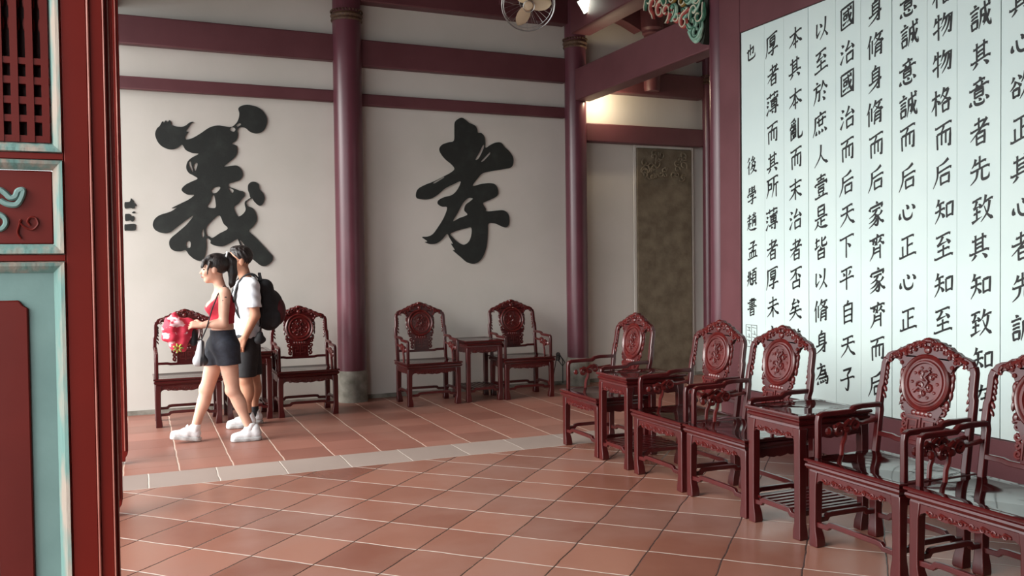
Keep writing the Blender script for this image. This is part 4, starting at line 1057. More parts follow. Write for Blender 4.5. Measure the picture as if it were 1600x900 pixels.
for i, (a, c_) in enumerate(curls):
    e = c_ - 0.02 - 0.64 * max(0, a - 0.03) ** 0.9
    k = 'red' if e < 0.06 and a > 0.1 and i % 3 else ('gold' if 0.2 < a < 0.5 and c_ > 0.42 and i % 3 else ('green', 'pale', 'green', 'pale', 'pale')[i % 5])
    r_ = rng.uniform(0.055, 0.085)
    b = MB()
    d0 = rng.uniform(-0.07, -0.045)
    sp_ = spiral((a, c_), r_, 0.95, rng.uniform(0, 6.28), lambda p, q: (d0, p, q), 14, rng.choice((-1, 1)))
    e0 = Vector(sp_[0]); t0 = (e0 - Vector(sp_[1])).normalized()
    t1 = (t0 + Vector((0, rng.uniform(-0.6, 0.6), rng.uniform(-0.6, 0.6)))).normalized()
    ln = rng.uniform(0.03, 0.08)
    sp_ = [tuple(e0 + t0 * ln * 0.5 + t1 * ln * 0.6), tuple(e0 + t0 * ln * 0.5)] + sp_
    b.tube(sp_, [0.010, 0.019] + [0.026 - 0.0011 * q for q in range(15)], 8)
    o = b.build('carved_scroll', cg[k], t)
    b = MB()
    b.tube([(q[0] - 0.022, q[1], q[2]) for q in sp_], 0.0065, 6)
    tag(b.build('painted_edge', cg['cream'] if k != 'pale' else cg['green'], o), 'painted outline along the scroll')
b = MB()
for p in ([(0.10, 0.35), (0.04, 0.40), (-0.02, 0.52)], [(0.09, 0.27), (0.03, 0.30), (-0.02, 0.38)], [(0.12, 0.46), (0.06, 0.52), (0.0, 0.63)]):
    b.tube([(-0.06, a, c_) for a, c_ in catmull(p, 4, False)], [0.02 - 0.0022 * i for i in range(9)], 7)
b.build('carved_fin', cg['pale'], t)
b = MB()
b.tube([(-0.05, a, c_) for a, c_ in catmull([(-0.01, 0.08), (0.02, 0.02), (0.08, 0.0), (0.14, 0.045), (0.19, 0.12)], 5, False)], 0.016, 8)
b.build('carved_rim', cg['pale'], t)

# ------------------------------------------------------------------ people: surfaces grown from blended tapered limbs
class Field:
    def __init__(s, lo, hi, h=0.006):
        s.lo, s.h = np.array(lo, float), h
        s.n = tuple(int(math.ceil((b_ - a_) / h)) + 1 for a_, b_ in zip(lo, hi))
        s.d = np.full(s.n, 0.5, np.float32)
        s.ax = [s.lo[i] + h * np.arange(s.n[i]) for i in range(3)]
    def like(s):
        f = Field.__new__(Field); f.lo, f.h, f.n, f.ax = s.lo, s.h, s.n, s.ax
        f.d = np.full(s.n, 0.5, np.float32); return f
    def grid(s, sl=None):
        a = [s.ax[i][sl[i]] if sl else s.ax[i] for i in range(3)]
        return np.meshgrid(*a, indexing='ij', sparse=True)
    def _sl(s, lo, hi):
        r = []
        for i in range(3):
            a = int(max(0, math.floor((lo[i] - s.lo[i]) / s.h))); c = int(min(s.n[i], math.ceil((hi[i] - s.lo[i]) / s.h) + 1))
            r.append(slice(a, max(a, c)))
        return tuple(r)
    def _mix(s, sl, d, k):
        a = s.d[sl]
        if k <= 0: s.d[sl] = np.minimum(a, d); return
        h = np.clip(0.5 + 0.5 * (a - d) / k, 0, 1)
        s.d[sl] = a * (1 - h) + d * h - k * h * (1 - h)
    def cap(s, a, b_, ra, rb=None, k=0.02):
        rb = ra if rb is None else rb
        a, b_ = np.array(a, float), np.array(b_, float)
        m = max(ra, rb) + 3 * k + 0.03
        sl = s._sl(np.minimum(a, b_) - m, np.maximum(a, b_) + m)
        X, Y, Z = s.grid(sl)
        v = b_ - a; L = max(1e-9, float(v @ v))
        t_ = np.clip(((X - a[0]) * v[0] + (Y - a[1]) * v[1] + (Z - a[2]) * v[2]) / L, 0, 1)
        d = np.sqrt((X - a[0] - t_ * v[0]) ** 2 + (Y - a[1] - t_ * v[1]) ** 2 + (Z - a[2] - t_ * v[2]) ** 2) - (ra + (rb - ra) * t_)
        s._mix(sl, d.astype(np.float32), k); return s
    def chain(s, pts, rs, k=0.015):
        for i in range(len(pts) - 1): s.cap(pts[i], pts[i + 1], rs[i], rs[i + 1], k)
        return s
    def ell(s, c, r_, k=0.02, rot=None):
        c = np.array(c, float); m = max(r_) + 3 * k + 0.03
        sl = s._sl(c - m, c + m)
        X, Y, Z = s.grid(sl)
        x, y, z = X - c[0], Y - c[1], Z - c[2]
        if rot is not None:
            Q = np.array(rot.transposed())
            x, y, z = Q[0, 0] * x + Q[0, 1] * y + Q[0, 2] * z, Q[1, 0] * x + Q[1, 1] * y + Q[1, 2] * z, Q[2, 0] * x + Q[2, 1] * y + Q[2, 2] * z
        k0 = np.sqrt((x / r_[0]) ** 2 + (y / r_[1]) ** 2 + (z / r_[2]) ** 2)
        k1 = np.sqrt((x / r_[0] ** 2) ** 2 + (y / r_[1] ** 2) ** 2 + (z / r_[2] ** 2) ** 2) + 1e-9
        s._mix(sl, (k0 * (k0 - 1) / k1).astype(np.float32), k); return s
    def cut(s, fn):
        X, Y, Z = s.grid(); s.d = np.maximum(s.d, fn(X, Y, Z).astype(np.float32) + 0 * s.d); return s
    def mesh(s, name, mats, parent, origin, relax=1):
        d = s.d; ins = d < 0
        n = np.array(d.shape) - 1
        cs_ = lambda i, j, k: (slice(i, n[0] + i), slice(j, n[1] + j), slice(k, n[2] + k))
        cnt = np.zeros(tuple(n), np.int8)
        cor = [(i, j, k) for i in (0, 1) for j in (0, 1) for k in (0, 1)]
        for c in cor: cnt += ins[cs_(*c)]
        mx = (cnt > 0) & (cnt < 8)
        I = np.argwhere(mx)
        acc = np.zeros((len(I), 3)); num = np.zeros(len(I))
        for c in cor:
            for ax in range(3):
                if c[ax]: continue
                e = list(c); e[ax] = 1
                da = d[I[:, 0] + c[0], I[:, 1] + c[1], I[:, 2] + c[2]]; db = d[I[:, 0] + e[0], I[:, 1] + e[1], I[:, 2] + e[2]]
                x = (da < 0) != (db < 0)
                tt = np.where(x, da / np.where(x, da - db, 1), 0)
                p = np.tile(np.array(c, float), (len(I), 1)); p[:, ax] += tt
                acc[x] += p[x]; num[x] += 1
        V = (I + acc / num[:, None]) * s.h + s.lo
        idx = np.full(tuple(n), -1, np.int64); idx[mx] = np.arange(len(I))
        F = []
        for ax in range(3):
            a = [slice(None)] * 3; c = [slice(None)] * 3
            a[ax] = slice(0, -1); c[ax] = slice(1, None)
            ch_ = ins[tuple(a)] != ins[tuple(c)]
            E_ = np.argwhere(ch_)
            o1, o2 = (ax + 1) % 3, (ax + 2) % 3
            ok = (E_[:, o1] > 0) & (E_[:, o2] > 0) & (E_[:, o1] < n[o1]) & (E_[:, o2] < n[o2])
            E_ = E_[ok]
            def ci(x1, x2):
                q = E_.copy(); q[:, o1] -= x1; q[:, o2] -= x2
                return idx[q[:, 0], q[:, 1], q[:, 2]]
            Q = np.stack([ci(1, 1), ci(0, 1), ci(0, 0), ci(1, 0)], 1)
            fl_ = ins[tuple(a)][E_[:, 0], E_[:, 1], E_[:, 2]]
            Q[~fl_] = Q[~fl_][:, ::-1]
            F.append(Q)
        F = np.concatenate(F)
        for _ in range(relax):
            sm = np.zeros_like(V); w = np.zeros(len(V))
            for i in range(4):
                np.add.at(sm, F[:, i], V[F[:, (i + 1) % 4]]); np.add.at(w, F[:, i], 1)
                np.add.at(sm, F[:, i], V[F[:, (i - 1) % 4]]); np.add.at(w, F[:, i], 1)
            V = V * 0.5 + 0.5 * sm / np.maximum(w, 1)[:, None]
        me = bpy.data.meshes.new(name)
        me.from_pydata((V - np.array(origin)).tolist(), [], F.tolist())
        for m_ in (mats if isinstance(mats, (list, tuple)) else [mats]): me.materials.append(m_)
        me.shade_smooth(); me.update()
        o = bpy.data.objects.new(name, me); COL.objects.link(o)
        if parent is not None: o.parent = parent
        else: o.location = origin
        return o

def v3(*a): return np.array(a, float)
def hand(F, w, f, nrm, thumb, curl, sc=1.0):
    """palm, four unequal bent fingers and a thumb; f = forward, nrm = where the palm faces, thumb = thumb side"""
    f = f / np.linalg.norm(f); nrm = nrm - f * (nrm @ f); nrm /= np.linalg.norm(nrm)
    s_ = np.cross(nrm, f); s_ = s_ if s_ @ thumb > 0 else -s_
    for q in (-0.024, -0.008, 0.010, 0.024):
        F.cap(w + f * 0.01 * sc + s_ * q * 0.6 * sc, w + f * 0.082 * sc + s_ * q * sc, 0.0125 * sc, 0.0105 * sc, 0.012)
    for i, L in enumerate((0.068, 0.078, 0.072, 0.056)):
        p = w + f * 0.082 * sc + s_ * (0.027 - 0.018 * i) * sc
        a = 0.25
        pts = [p]
        for sg in (0.45, 0.31, 0.24):
            a += curl
            p = p + (f * math.cos(a) + nrm * math.sin(a) + s_ * 0.05 * (1.5 - i)) * L * sg * sc
            pts.append(p)
        F.chain(pts, [0.0088 * sc, 0.0082 * sc, 0.0075 * sc, 0.0062 * sc], 0.004)
    p = w + f * 0.028 * sc + s_ * 0.026 * sc
    q = p + (s_ * 0.7 + f * 0.65 + nrm * 0.25) * 0.036 * sc
    F.chain([p, q, q + (s_ * 0.15 + f * 0.8 + nrm * 0.5) * 0.032 * sc], [0.0115 * sc, 0.0095 * sc, 0.0075 * sc], 0.006)

P_skin = mat('skin', (216, 170, 148), 0.5, (206, 156, 134), 9, spec=0.35)
P_skin2 = mat('tan_skin', (190, 140, 114), 0.5, (178, 126, 102), 9, spec=0.35)
P_hair = mat('black_hair', (28, 24, 24), 0.42, (48, 40, 38), 40, stretch=(1, 1, 0.2), bump=0.4, bscale=120)
P_red = mat('crimson_knit', (186, 34, 58), 0.7, (164, 24, 46), 30, bump=0.15, bscale=150)
P_denim = mat('black_denim', (30, 32, 42), 0.75, (40, 43, 56), 30, bump=0.2, bscale=140)
P_black = mat('black_cloth', (22, 22, 26), 0.75, (30, 30, 34), 20, bump=0.1, bscale=60)
P_white = mat('white_tee_cloth', (226, 230, 234), 0.8, (212, 218, 226), 8, bump=0.25, bscale=22)
P_shoe = mat('white_sneaker', (236, 238, 240), 0.5, (206, 210, 214), 22, lo=0.5, hi=0.62)
P_sole = mat('off_white_sole', (204, 204, 202), 0.6, (170, 172, 174), 30)
P_lace = mat('white_lace', (240, 240, 240), 0.7)
P_eye = mat('dark_eye', (24, 18, 18), 0.25)
P_lip = mat('lip', (176, 84, 84), 0.45)
P_tattoo = mat('dark_tattoo', (66, 58, 58), 0.6)
P_maroon = mat('dark_maroon_cloth', (84, 22, 30), 0.7, (64, 16, 24), 20)
P_bag = mat('silver_striped_bag', (190, 192, 196), 0.45, (60, 62, 66), 10, 1.0, lo=0.46, hi=0.54, stretch=(3, 0.5, 0.3))

def shoe(parent, heel, toe, ankle, lift=0.0, name='sneaker', wid=1.0):
    """chunky trainer from heel to toe, both on the floor; lift raises the toe"""
    o = parent.location
    hv, tv = v3(heel[0], heel[1], 0), v3(toe[0], toe[1], 0)
    f = (tv - hv); L = np.linalg.norm(f); f /= L
    up = v3(0, 0, 1)
    lo = np.minimum(hv, tv) - 0.09; hi = np.maximum(hv, tv) + 0.09; lo[2] = -0.02; hi[2] = 0.22
    A = lambda s_, z: hv + f * L * s_ + up * (z + lift * s_)
    U = Field(lo, hi, 0.005)
    U.cap(A(0.17, 0.058), A(0.45, 0.060), 0.040 * wid, 0.040 * wid, 0.02)
    U.cap(A(0.45, 0.055), A(0.84, 0.040), 0.040 * wid, 0.034 * wid, 0.02)
    U.cap(A(0.20, 0.06), A(0.22, 0.105), 0.040, 0.040, 0.02)
    U.cap(A(0.26, 0.09), A(0.52, 0.075), 0.032, 0.026, 0.02)
    U.cut(lambda X, Y, Z: 0.012 + lift * ((X - hv[0]) * f[0] + (Y - hv[1]) * f[1]) / L - Z)
    sh = U.mesh(name, P_shoe, parent, o)
    T = Field(lo, hi, 0.005)
    T.cap(A(0.17, 0.022), A(0.52, 0.022), 0.046 * wid, 0.043 * wid, 0.02)
    T.cap(A(0.52, 0.022), A(0.83, 0.022), 0.043 * wid, 0.040 * wid, 0.02)
    g = lambda X, Y: lift * ((X - hv[0]) * f[0] + (Y - hv[1]) * f[1]) / L
    T.cut(lambda X, Y, Z: np.maximum(g(X, Y) - Z + 0.001, Z - 0.034 - g(X, Y)))
    tag(T.mesh('sole', P_sole, sh, o, 0), 'thick pale rubber sole')
    sd = np.cross(up, f)
    b = MB()
    for k in range(4):
        s_ = 0.42 + 0.075 * k
        z = 0.100 - 0.011 * k
        b.tube([tuple(A(s_, z - 0.018) + sd * 0.030 - v3(*o)), tuple(A(s_ + 0.02, z + 0.004) - v3(*o)), tuple(A(s_, z - 0.018) - sd * 0.030 - v3(*o))], 0.004, 5)
    b.tube([tuple(A(0.40, 0.105) - v3(*o)), tuple(A(0.42, 0.125) + sd * 0.025 - v3(*o)), tuple(A(0.47, 0.105) + sd * 0.035 - v3(*o))], 0.004, 5)
    b.tube([tuple(A(0.40, 0.105) - v3(*o)), tuple(A(0.42, 0.125) - sd * 0.025 - v3(*o)), tuple(A(0.47, 0.105) - sd * 0.035 - v3(*o))], 0.004, 5)
    b.build('lace', P_lace, sh)
    return sh

# ---- woman walking to the left
WO = (0.62, 7.6, 0.0)
w = thing('person', 'person with a ponytail in a red crop top and black shorts, walking left', 'person', WO)
B = Field((0.12, 7.30, 0.0), (0.95, 7.90, 1.62), 0.006)
def w_torso(F, g=0.0):
    F.ell((0.637, 7.6, 0.815), (0.108 + g, 0.150 + g, 0.105 + g), 0.03)
    F.ell((0.665, 7.555, 0.775), (0.085 + g, 0.080 + g, 0.085 + g), 0.03)
    F.ell((0.665, 7.645, 0.775), (0.085 + g, 0.080 + g, 0.085 + g), 0.03)
    F.ell((0.634, 7.6, 0.95), (0.090 + g, 0.115 + g, 0.13 + g), 0.04)
    F.ell((0.630, 7.6, 1.10), (0.098 + g, 0.128 + g, 0.14 + g), 0.03)
    F.ell((0.562, 7.545, 1.125), (0.055 + g, 0.055 + g, 0.055 + g), 0.025)
    F.ell((0.562, 7.655, 1.125), (0.055 + g, 0.055 + g, 0.055 + g), 0.025)
    F.ell((0.632, 7.6, 1.205), (0.078 + g, 0.135 + g, 0.075 + g), 0.03)
    return F
def w_legs(F, g=0.0):
    F.cap((0.655, 7.53, 0.79), (0.70, 7.53, 0.43), 0.088 + g, 0.054 + g, 0.03)
    F.cap((0.70, 7.53, 0.43), (0.832, 7.53, 0.10), 0.052 + g, 0.034 + g, 0.02)
    F.ell((0.748, 7.53, 0.335), (0.053 + g, 0.05 + g, 0.11 + g), 0.02, Matrix.Rotation(-0.36, 3, 'Y'))
    F.cap((0.605, 7.67, 0.79), (0.505, 7.68, 0.435), 0.088 + g, 0.054 + g, 0.03)
    F.cap((0.505, 7.68, 0.435), (0.402, 7.69, 0.10), 0.052 + g, 0.034 + g, 0.02)
    F.ell((0.485, 7.685, 0.335), (0.05 + g, 0.05 + g, 0.11 + g), 0.02, Matrix.Rotation(0.3, 3, 'Y'))
    F.ell((0.682, 7.53, 0.435), (0.045 + g, 0.043 + g, 0.05 + g), 0.02)
    F.ell((0.487, 7.68, 0.44), (0.045 + g, 0.043 + g, 0.05 + g), 0.02)
    return F
w_torso(B); w_legs(B)
B.cap((0.832, 7.53, 0.10), (0.79, 7.53, 0.05), 0.034, 0.03, 0.02)
B.cap((0.402, 7.69, 0.10), (0.36, 7.69, 0.06), 0.034, 0.03, 0.02)
B.cap((0.64, 7.49, 1.245), (0.64, 7.71, 1.245), 0.044, 0.044, 0.03)
B.cap((0.628, 7.6, 1.26), (0.600, 7.6, 1.375), 0.048, 0.043, 0.025)
B.ell((0.588, 7.6, 1.472), (0.092, 0.073, 0.090), 0.02)
B.ell((0.548, 7.6, 1.412), (0.064, 0.057, 0.082), 0.03)
B.ell((0.520, 7.6, 1.346), (0.024, 0.028, 0.020), 0.025)
B.cap((0.488, 7.6, 1.440), (0.473, 7.6, 1.408), 0.008, 0.012, 0.012)
B.ell((0.488, 7.6, 1.376), (0.010, 0.020, 0.011), 0.008)
for sy in (-1, 1):
    B.ell((0.575, 7.6 + sy * 0.072, 1.432), (0.021, 0.012, 0.031), 0.006)
    B.ell((0.505, 7.6 + sy * 0.034, 1.405), (0.022, 0.02, 0.02), 0.015)
B.chain([(0.648, 7.478, 1.238), (0.628, 7.445, 0.995)], [0.046, 0.037], 0.025)
B.chain([(0.628, 7.445, 0.995), (0.475, 7.475, 0.985)], [0.038, 0.025], 0.02)
B.ell((0.585, 7.452, 0.99), (0.06, 0.036, 0.038), 0.02)
B.chain([(0.64, 7.722, 1.238), (0.612, 7.75, 1.0)], [0.046, 0.037], 0.025)
B.chain([(0.612, 7.75, 1.0), (0.465, 7.68, 0.965)], [0.038, 0.025], 0.02)
hand(B, v3(0.470, 7.476, 0.986), v3(-0.95, 0.22, 0.06), v3(0.1, 0.75, -0.65), v3(0, 0.3, 1), 0.42)
hand(B, v3(0.462, 7.678, 0.965), v3(-0.95, -0.25, -0.02), v3(0.1, -0.8, 0.5), v3(0, -0.3, 1), 0.42)
body = B.mesh('body', P_skin, w, WO)
T = B.like(); w_torso(T, 0.010)
T.cut(lambda X, Y, Z: np.maximum(np.maximum(0.985 - Z, Z - 1.225), (Z - 1.19) + 0.9 * (0.57 - X) - 0.35 * np.abs(Y - 7.6) + 0.03))
T.mesh('crop_top', P_red, w, WO)
b = MB()
for sy in (-1, 1):
    b.tube([(0.575 - WO[0], sy * 0.075, 1.16), (0.60 - WO[0], sy * 0.088, 1.255), (0.64 - WO[0], sy * 0.095, 1.293), (0.69 - WO[0], sy * 0.088, 1.245), (0.722 - WO[0], sy * 0.07, 1.16)], 0.008, 6)
tag(b.build('strap', P_black, w), 'black shoulder straps')
Sx = B.like(); w_torso(Sx, 0.012)
Sx.cap((0.655, 7.53, 0.79), (0.685, 7.53, 0.56), 0.105, 0.092, 0.03); Sx.cap((0.605, 7.67, 0.79), (0.545, 7.675, 0.56), 0.105, 0.092, 0.03)
Sx.cut(lambda X, Y, Z: np.maximum(0.645 + 0.06 * (X - 0.62) - Z, Z - 0.935))
sh_ = Sx.mesh('shorts', P_denim, w, WO)
Hf = B.like()
Hf.ell((0.600, 7.6, 1.482), (0.104, 0.086, 0.092), 0.02)
Hf.cut(lambda X, Y, Z: np.maximum(1.488 - 1.05 * (X - 0.50) - Z, 1.345 - Z))
for y_, x1, z1 in ((-0.045, 0.482, 1.445), (-0.02, 0.474, 1.452), (0.01, 0.473, 1.455), (0.04, 0.480, 1.445)):
    Hf.chain([(0.545, 7.6 + y_, 1.535), (0.500, 7.6 + y_, 1.505), (x1, 7.6 + y_, z1)], [0.022, 0.016, 0.005], 0.012)
Hf.chain([(0.54, 7.525, 1.49), (0.522, 7.528, 1.44), (0.518, 7.532, 1.39)], [0.014, 0.008, 0.004], 0.008)
Hf.chain([(0.655, 7.6, 1.535), (0.690, 7.6, 1.548), (0.718, 7.6, 1.50), (0.724, 7.6, 1.40), (0.715, 7.6, 1.315), (0.705, 7.6, 1.285)], [0.022, 0.028, 0.040, 0.038, 0.026, 0.008], 0.012)
hr = Hf.mesh('hair', P_hair, w, WO)
b = MB(); b.tube([(0.672 - WO[0] + 0.010 * math.cos(a), 0.034 * math.sin(a), 1.545 + 0.034 * math.cos(a)) for a in [2 * PI * k / 16 for k in range(16)]], 0.007, 6, closed=True)
tag(b.build('hair_tie', P_lace, hr), 'pale hair tie')
for sy in (-1, 1):
    b = MB(); b.ell((0.492 - WO[0], sy * 0.030, 1.437), (0.006, 0.013, 0.006), 8); b.build('eye', P_eye, body)
    b = MB(); b.tube([(0.489 - WO[0], sy * 0.016, 1.457), (0.488 - WO[0], sy * 0.032, 1.461), (0.500 - WO[0], sy * 0.048, 1.455)], 0.003, 5); b.build('eyebrow', P_eye, body)
b = MB(); b.ell((0.479 - WO[0], 0, 1.376), (0.005, 0.017, 0.0075), 8); b.build('lips', P_lip, body)
b = MB()
for k in range(5):
    b.ell((0.640 - WO[0] + 0.008 * math.sin(k * 2.1), 7.433 - 7.6 - 0.001 + 0.004 * (k % 2), 1.155 + 0.013 * k), (0.013, 0.004, 0.009), 6)
b.build('tattoo', P_tattoo, body)
shoe(w, (0.925, 7.53), (0.668, 7.525), None)
shoe(w, (0.455, 7.695), (0.205, 7.685), None, lift=0.04)
for c_, e_ in (((0.815, 7.53, 0.085), (0.838, 7.53, 0.135)), ((0.40, 7.69, 0.085), (0.414, 7.69, 0.14))):
    K = Field((c_[0] - 0.08, c_[1] - 0.08, 0.03), (c_[0] + 0.1, c_[1] + 0.08, 0.2), 0.005)
    K.cap(c_, e_, 0.041, 0.040, 0.01); K.cut(lambda X, Y, Z: Z - 0.15)
    K.mesh('sock', P_lace, w, WO)

# things the woman carries
JO = (0.30, 7.56, 0.75)
P_jk = mat('red_patterned_cloth', (196, 40, 66), 0.65, (236, 190, 196), 11, 3.0, lo=0.57, hi=0.60, stretch=(0.8, 0.8, 1.8), bump=0.2, bscale=30)
J = Field((0.10, 7.36, 0.72), (0.50, 7.76, 1.14), 0.006)
J.ell((0.255, 7.565, 0.97), (0.085, 0.085, 0.095), 0.03); J.ell((0.33, 7.565, 0.93), (0.085, 0.075, 0.10), 0.03)
J.ell((0.29, 7.56, 0.85), (0.075, 0.07, 0.085), 0.03); J.cap((0.235, 7.565, 1.03), (0.27, 7.565, 1.085), 0.035, 0.015, 0.03)
J.cap((0.33, 7.57, 1.0), (0.415, 7.575, 0.985), 0.05, 0.03, 0.03); J.ell((0.215, 7.555, 0.90), (0.05, 0.06, 0.06), 0.03)
X_, Y_, Z_ = J.grid()
J.d = J.d + (0.006 * np.sin(X_ * 70 + Z_ * 22 + 2.0 * np.sin(Z_ * 18)) + 0.004 * np.sin(X_ * 38 - Z_ * 60 + Y_ * 40)).astype(np.float32)
jo = tag(J.mesh('bundled_jacket', P_jk, None, JO, 1), 'crumpled red and white patterned cloth bundle held in the woman\'s hands', 'jacket')
b = MB(); b.m = 0
rng = random.Random(3)
for k in range(7):
    a = k * 0.9
    b.ell((-0.02 + 0.026 * math.cos(a), -0.075 + 0.004 * (k % 3), 0.055 + 0.024 * math.sin(a)), (0.018, 0.010, 0.008), 6, Matrix.Rotation(-a, 3, 'Y'))
tag(b.build('flower_patch', mat('yellow_green_print', (196, 190, 84), 0.7, (96, 120, 60), 30), jo), 'yellow-green printed flower')
F = Field((0.36, 7.45, 0.80), (0.48, 7.68, 1.0), 0.006); F.ell((0.405, 7.57, 0.90), (0.035, 0.06, 0.065), 0.02); F.ell((0.40, 7.56, 0.85), (0.03, 0.05, 0.04), 0.02)
tag(F.mesh('dark_lining', P_black, jo, JO), 'black lining showing at the folds')
t = thing('handbag', 'small silver and black handbag hanging at the woman\'s hip', 'bag', (0.45, 7.47, 0.65))
F = Field((0.36, 7.36, 0.62), (0.54, 7.58, 0.90), 0.006)
F.cap((0.425, 7.47, 0.69), (0.47, 7.47, 0.69), 0.038, 0.038, 0.02); F.cap((0.44, 7.47, 0.71), (0.455, 7.47, 0.84), 0.042, 0.026, 0.03)
F.mesh('bag_body', P_bag, t, (0.45, 7.47, 0.65))
b = MB(); b.tube([(0.005, 0.0, 0.21), (0.05, -0.03, 0.32), (0.09, -0.04, 0.46), (0.14, -0.01, 0.58), (0.19, 0.02, 0.645), (0.23, 0.06, 0.63)], 0.006, 6)
b.build('strap', P_black, t)

# ---- man behind her
MO = (0.90, 8.24, 0.0)
m_ = thing('person', 'person in a white tee and black shorts with a backpack, walking behind the woman', 'person', MO)
B = Field((0.66, 7.92, 0.0), (1.12, 8.58, 1.72), 0.006)
def m_torso(F, g=0.0):
    F.ell((0.905, 8.24, 0.835), (0.105 + g, 0.160 + g, 0.11 + g), 0.03)
    F.ell((0.905, 8.24, 0.98), (0.100 + g, 0.145 + g, 0.15 + g), 0.04)
    F.ell((0.902, 8.24, 1.16), (0.108 + g, 0.165 + g, 0.16 + g), 0.04)
    F.ell((0.905, 8.24, 1.275), (0.088 + g, 0.175 + g, 0.075 + g), 0.03)
    F.cap((0.915, 8.09, 1.30), (0.915, 8.39, 1.30), 0.055 + g, 0.055 + g, 0.03)
    return F
m_torso(B)
B.cap((0.905, 8.24, 1.31), (0.872, 8.24, 1.44), 0.056, 0.052, 0.025)
B.ell((0.852, 8.24, 1.545), (0.098, 0.077, 0.096), 0.02)
B.ell((0.815, 8.24, 1.480), (0.070, 0.063, 0.088), 0.03)
B.ell((0.788, 8.24, 1.405), (0.028, 0.034, 0.022), 0.025)
B.cap((0.752, 8.24, 1.515), (0.735, 8.24, 1.480), 0.009, 0.014, 0.012)
B.ell((0.752, 8.24, 1.445), (0.012, 0.024, 0.012), 0.008)
for sy in (-1, 1):
    B.ell((0.858, 8.24 + sy * 0.078, 1.498), (0.023, 0.012, 0.034), 0.006)
B.chain([(0.93, 8.055, 1.285), (0.95, 8.035, 1.02)], [0.05, 0.042], 0.025)
B.chain([(0.95, 8.035, 1.02), (0.862, 8.055, 0.835)], [0.042, 0.029], 0.02)
B.chain([(0.92, 8.425, 1.285), (0.90, 8.455, 1.02)], [0.05, 0.042], 0.025)
B.chain([(0.90, 8.455, 1.02), (0.80, 8.44, 0.84)], [0.042, 0.029], 0.02)
hand(B, v3(0.860, 8.056, 0.832), v3(-0.42, 0.02, -0.9), v3(0.35, 0.85, -0.15), v3(-1, 0, 0.1), 0.30, 1.08)
hand(B, v3(0.798, 8.438, 0.838), v3(-0.45, 0.0, -0.9), v3(0.35, -0.85, -0.15), v3(-1, 0, 0.1), 0.30, 1.08)
for hx, hy, kx, ky, ax_, ay in ((0.895, 8.165, 0.868, 8.17, 0.882, 8.18), (0.915, 8.315, 0.955, 8.32, 0.955, 8.32)):
    B.cap((hx, hy, 0.80), (kx, ky, 0.44), 0.092, 0.060, 0.03)
    B.cap((kx, ky, 0.44), (ax_, ay, 0.10), 0.057, 0.037, 0.02)
    B.ell((kx + 0.02 + (ax_ - kx) * 0.3, ky, 0.335), (0.054, 0.055, 0.11), 0.02)
    B.cap((ax_, ay, 0.10), (ax_ - 0.04, ay, 0.05), 0.036, 0.032, 0.02)
body = B.mesh('body', P_skin2, m_, MO)
T = B.like(); m_torso(T, 0.018)
T.ell((0.905, 8.24, 0.86), (0.118, 0.172, 0.16), 0.03)
T.cut(lambda X, Y, Z: np.maximum(np.maximum(0.765 - Z, Z - 1.362), (Z - 1.325) - 1.2 * np.maximum(0, np.abs(Y - 8.24) - 0.075) - 0.3 * (X - 0.86)))
A_ = B.like()
A_.chain([(0.93, 8.055, 1.29), (0.945, 8.038, 1.07)], [0.066, 0.062], 0.02); A_.chain([(0.92, 8.425, 1.29), (0.905, 8.45, 1.07)], [0.066, 0.062], 0.02)
A_.cut(lambda X, Y, Z: 1.095 - Z)
k_ = 0.015; hh = np.clip(0.5 + 0.5 * (T.d - A_.d) / k_, 0, 1); T.d = T.d * (1 - hh) + A_.d * hh - k_ * hh * (1 - hh)
X_, Y_, Z_ = T.grid(); T.d = T.d + (0.003 * np.sin(Z_ * 70 + X_ * 60 + Y_ * 25)).astype(np.float32)
T.mesh('tee_shirt', P_white, m_, MO)
Sx = B.like()
Sx.ell((0.908, 8.24, 0.815), (0.114, 0.168, 0.11), 0.03)
Sx.cap((0.895, 8.165, 0.80), (0.872, 8.168, 0.42), 0.108, 0.090, 0.02); Sx.cap((0.915, 8.315, 0.80), (0.95, 8.318, 0.42), 0.108, 0.090, 0.02)
Sx.cut(lambda X, Y, Z: np.maximum(0.462 - Z, Z - 0.86))
Sx.mesh('shorts', P_black, m_, MO)
Hf = B.like()
Hf.ell((0.862, 8.24, 1.558), (0.104, 0.085, 0.095), 0.02)
Hf.cut(lambda X, Y, Z: np.maximum(1.585 - 1.0 * (X - 0.77) - Z, 1.455 - Z))
Hf.ell((0.815, 8.24, 1.618), (0.05, 0.062, 0.026), 0.02)
X_, Y_, Z_ = Hf.grid(); Hf.d = Hf.d + (0.0035 * np.sin(X_ * 160 + Z_ * 90) * np.sin(Y_ * 170)).astype(np.float32)
Hf.mesh('hair', P_hair, m_, MO)
b = MB()
for sy in (-1, 1):
    b.tube([(0.752 - MO[0], sy * 0.034 + 0.022 * math.cos(a), 1.508 + 0.016 * math.sin(a)) for a in [2 * PI * k / 14 for k in range(14)]], 0.0022, 5, closed=True)
    b.tube([(0.753 - MO[0], sy * 0.055, 1.512), (0.80 - MO[0], sy * 0.074, 1.513), (0.858 - MO[0], sy * 0.084, 1.515)], 0.002, 5)
b.tube([(0.748 - MO[0], -0.013, 1.51), (0.746 - MO[0], 0.013, 1.51)], 0.002, 5)
tag(b.build('spectacles', M['chrome'], m_), 'thin wire spectacles')
for sy in (-1, 1):
    b = MB(); b.ell((0.762 - MO[0], sy * 0.033, 1.508), (0.006, 0.013, 0.006), 8); b.build('eye', P_eye, body)
    b = MB(); b.tube([(0.757 - MO[0], sy * 0.016, 1.532), (0.756 - MO[0], sy * 0.034, 1.536), (0.768 - MO[0], sy * 0.052, 1.530)], 0.0035, 5); b.build('eyebrow', P_eye, body)
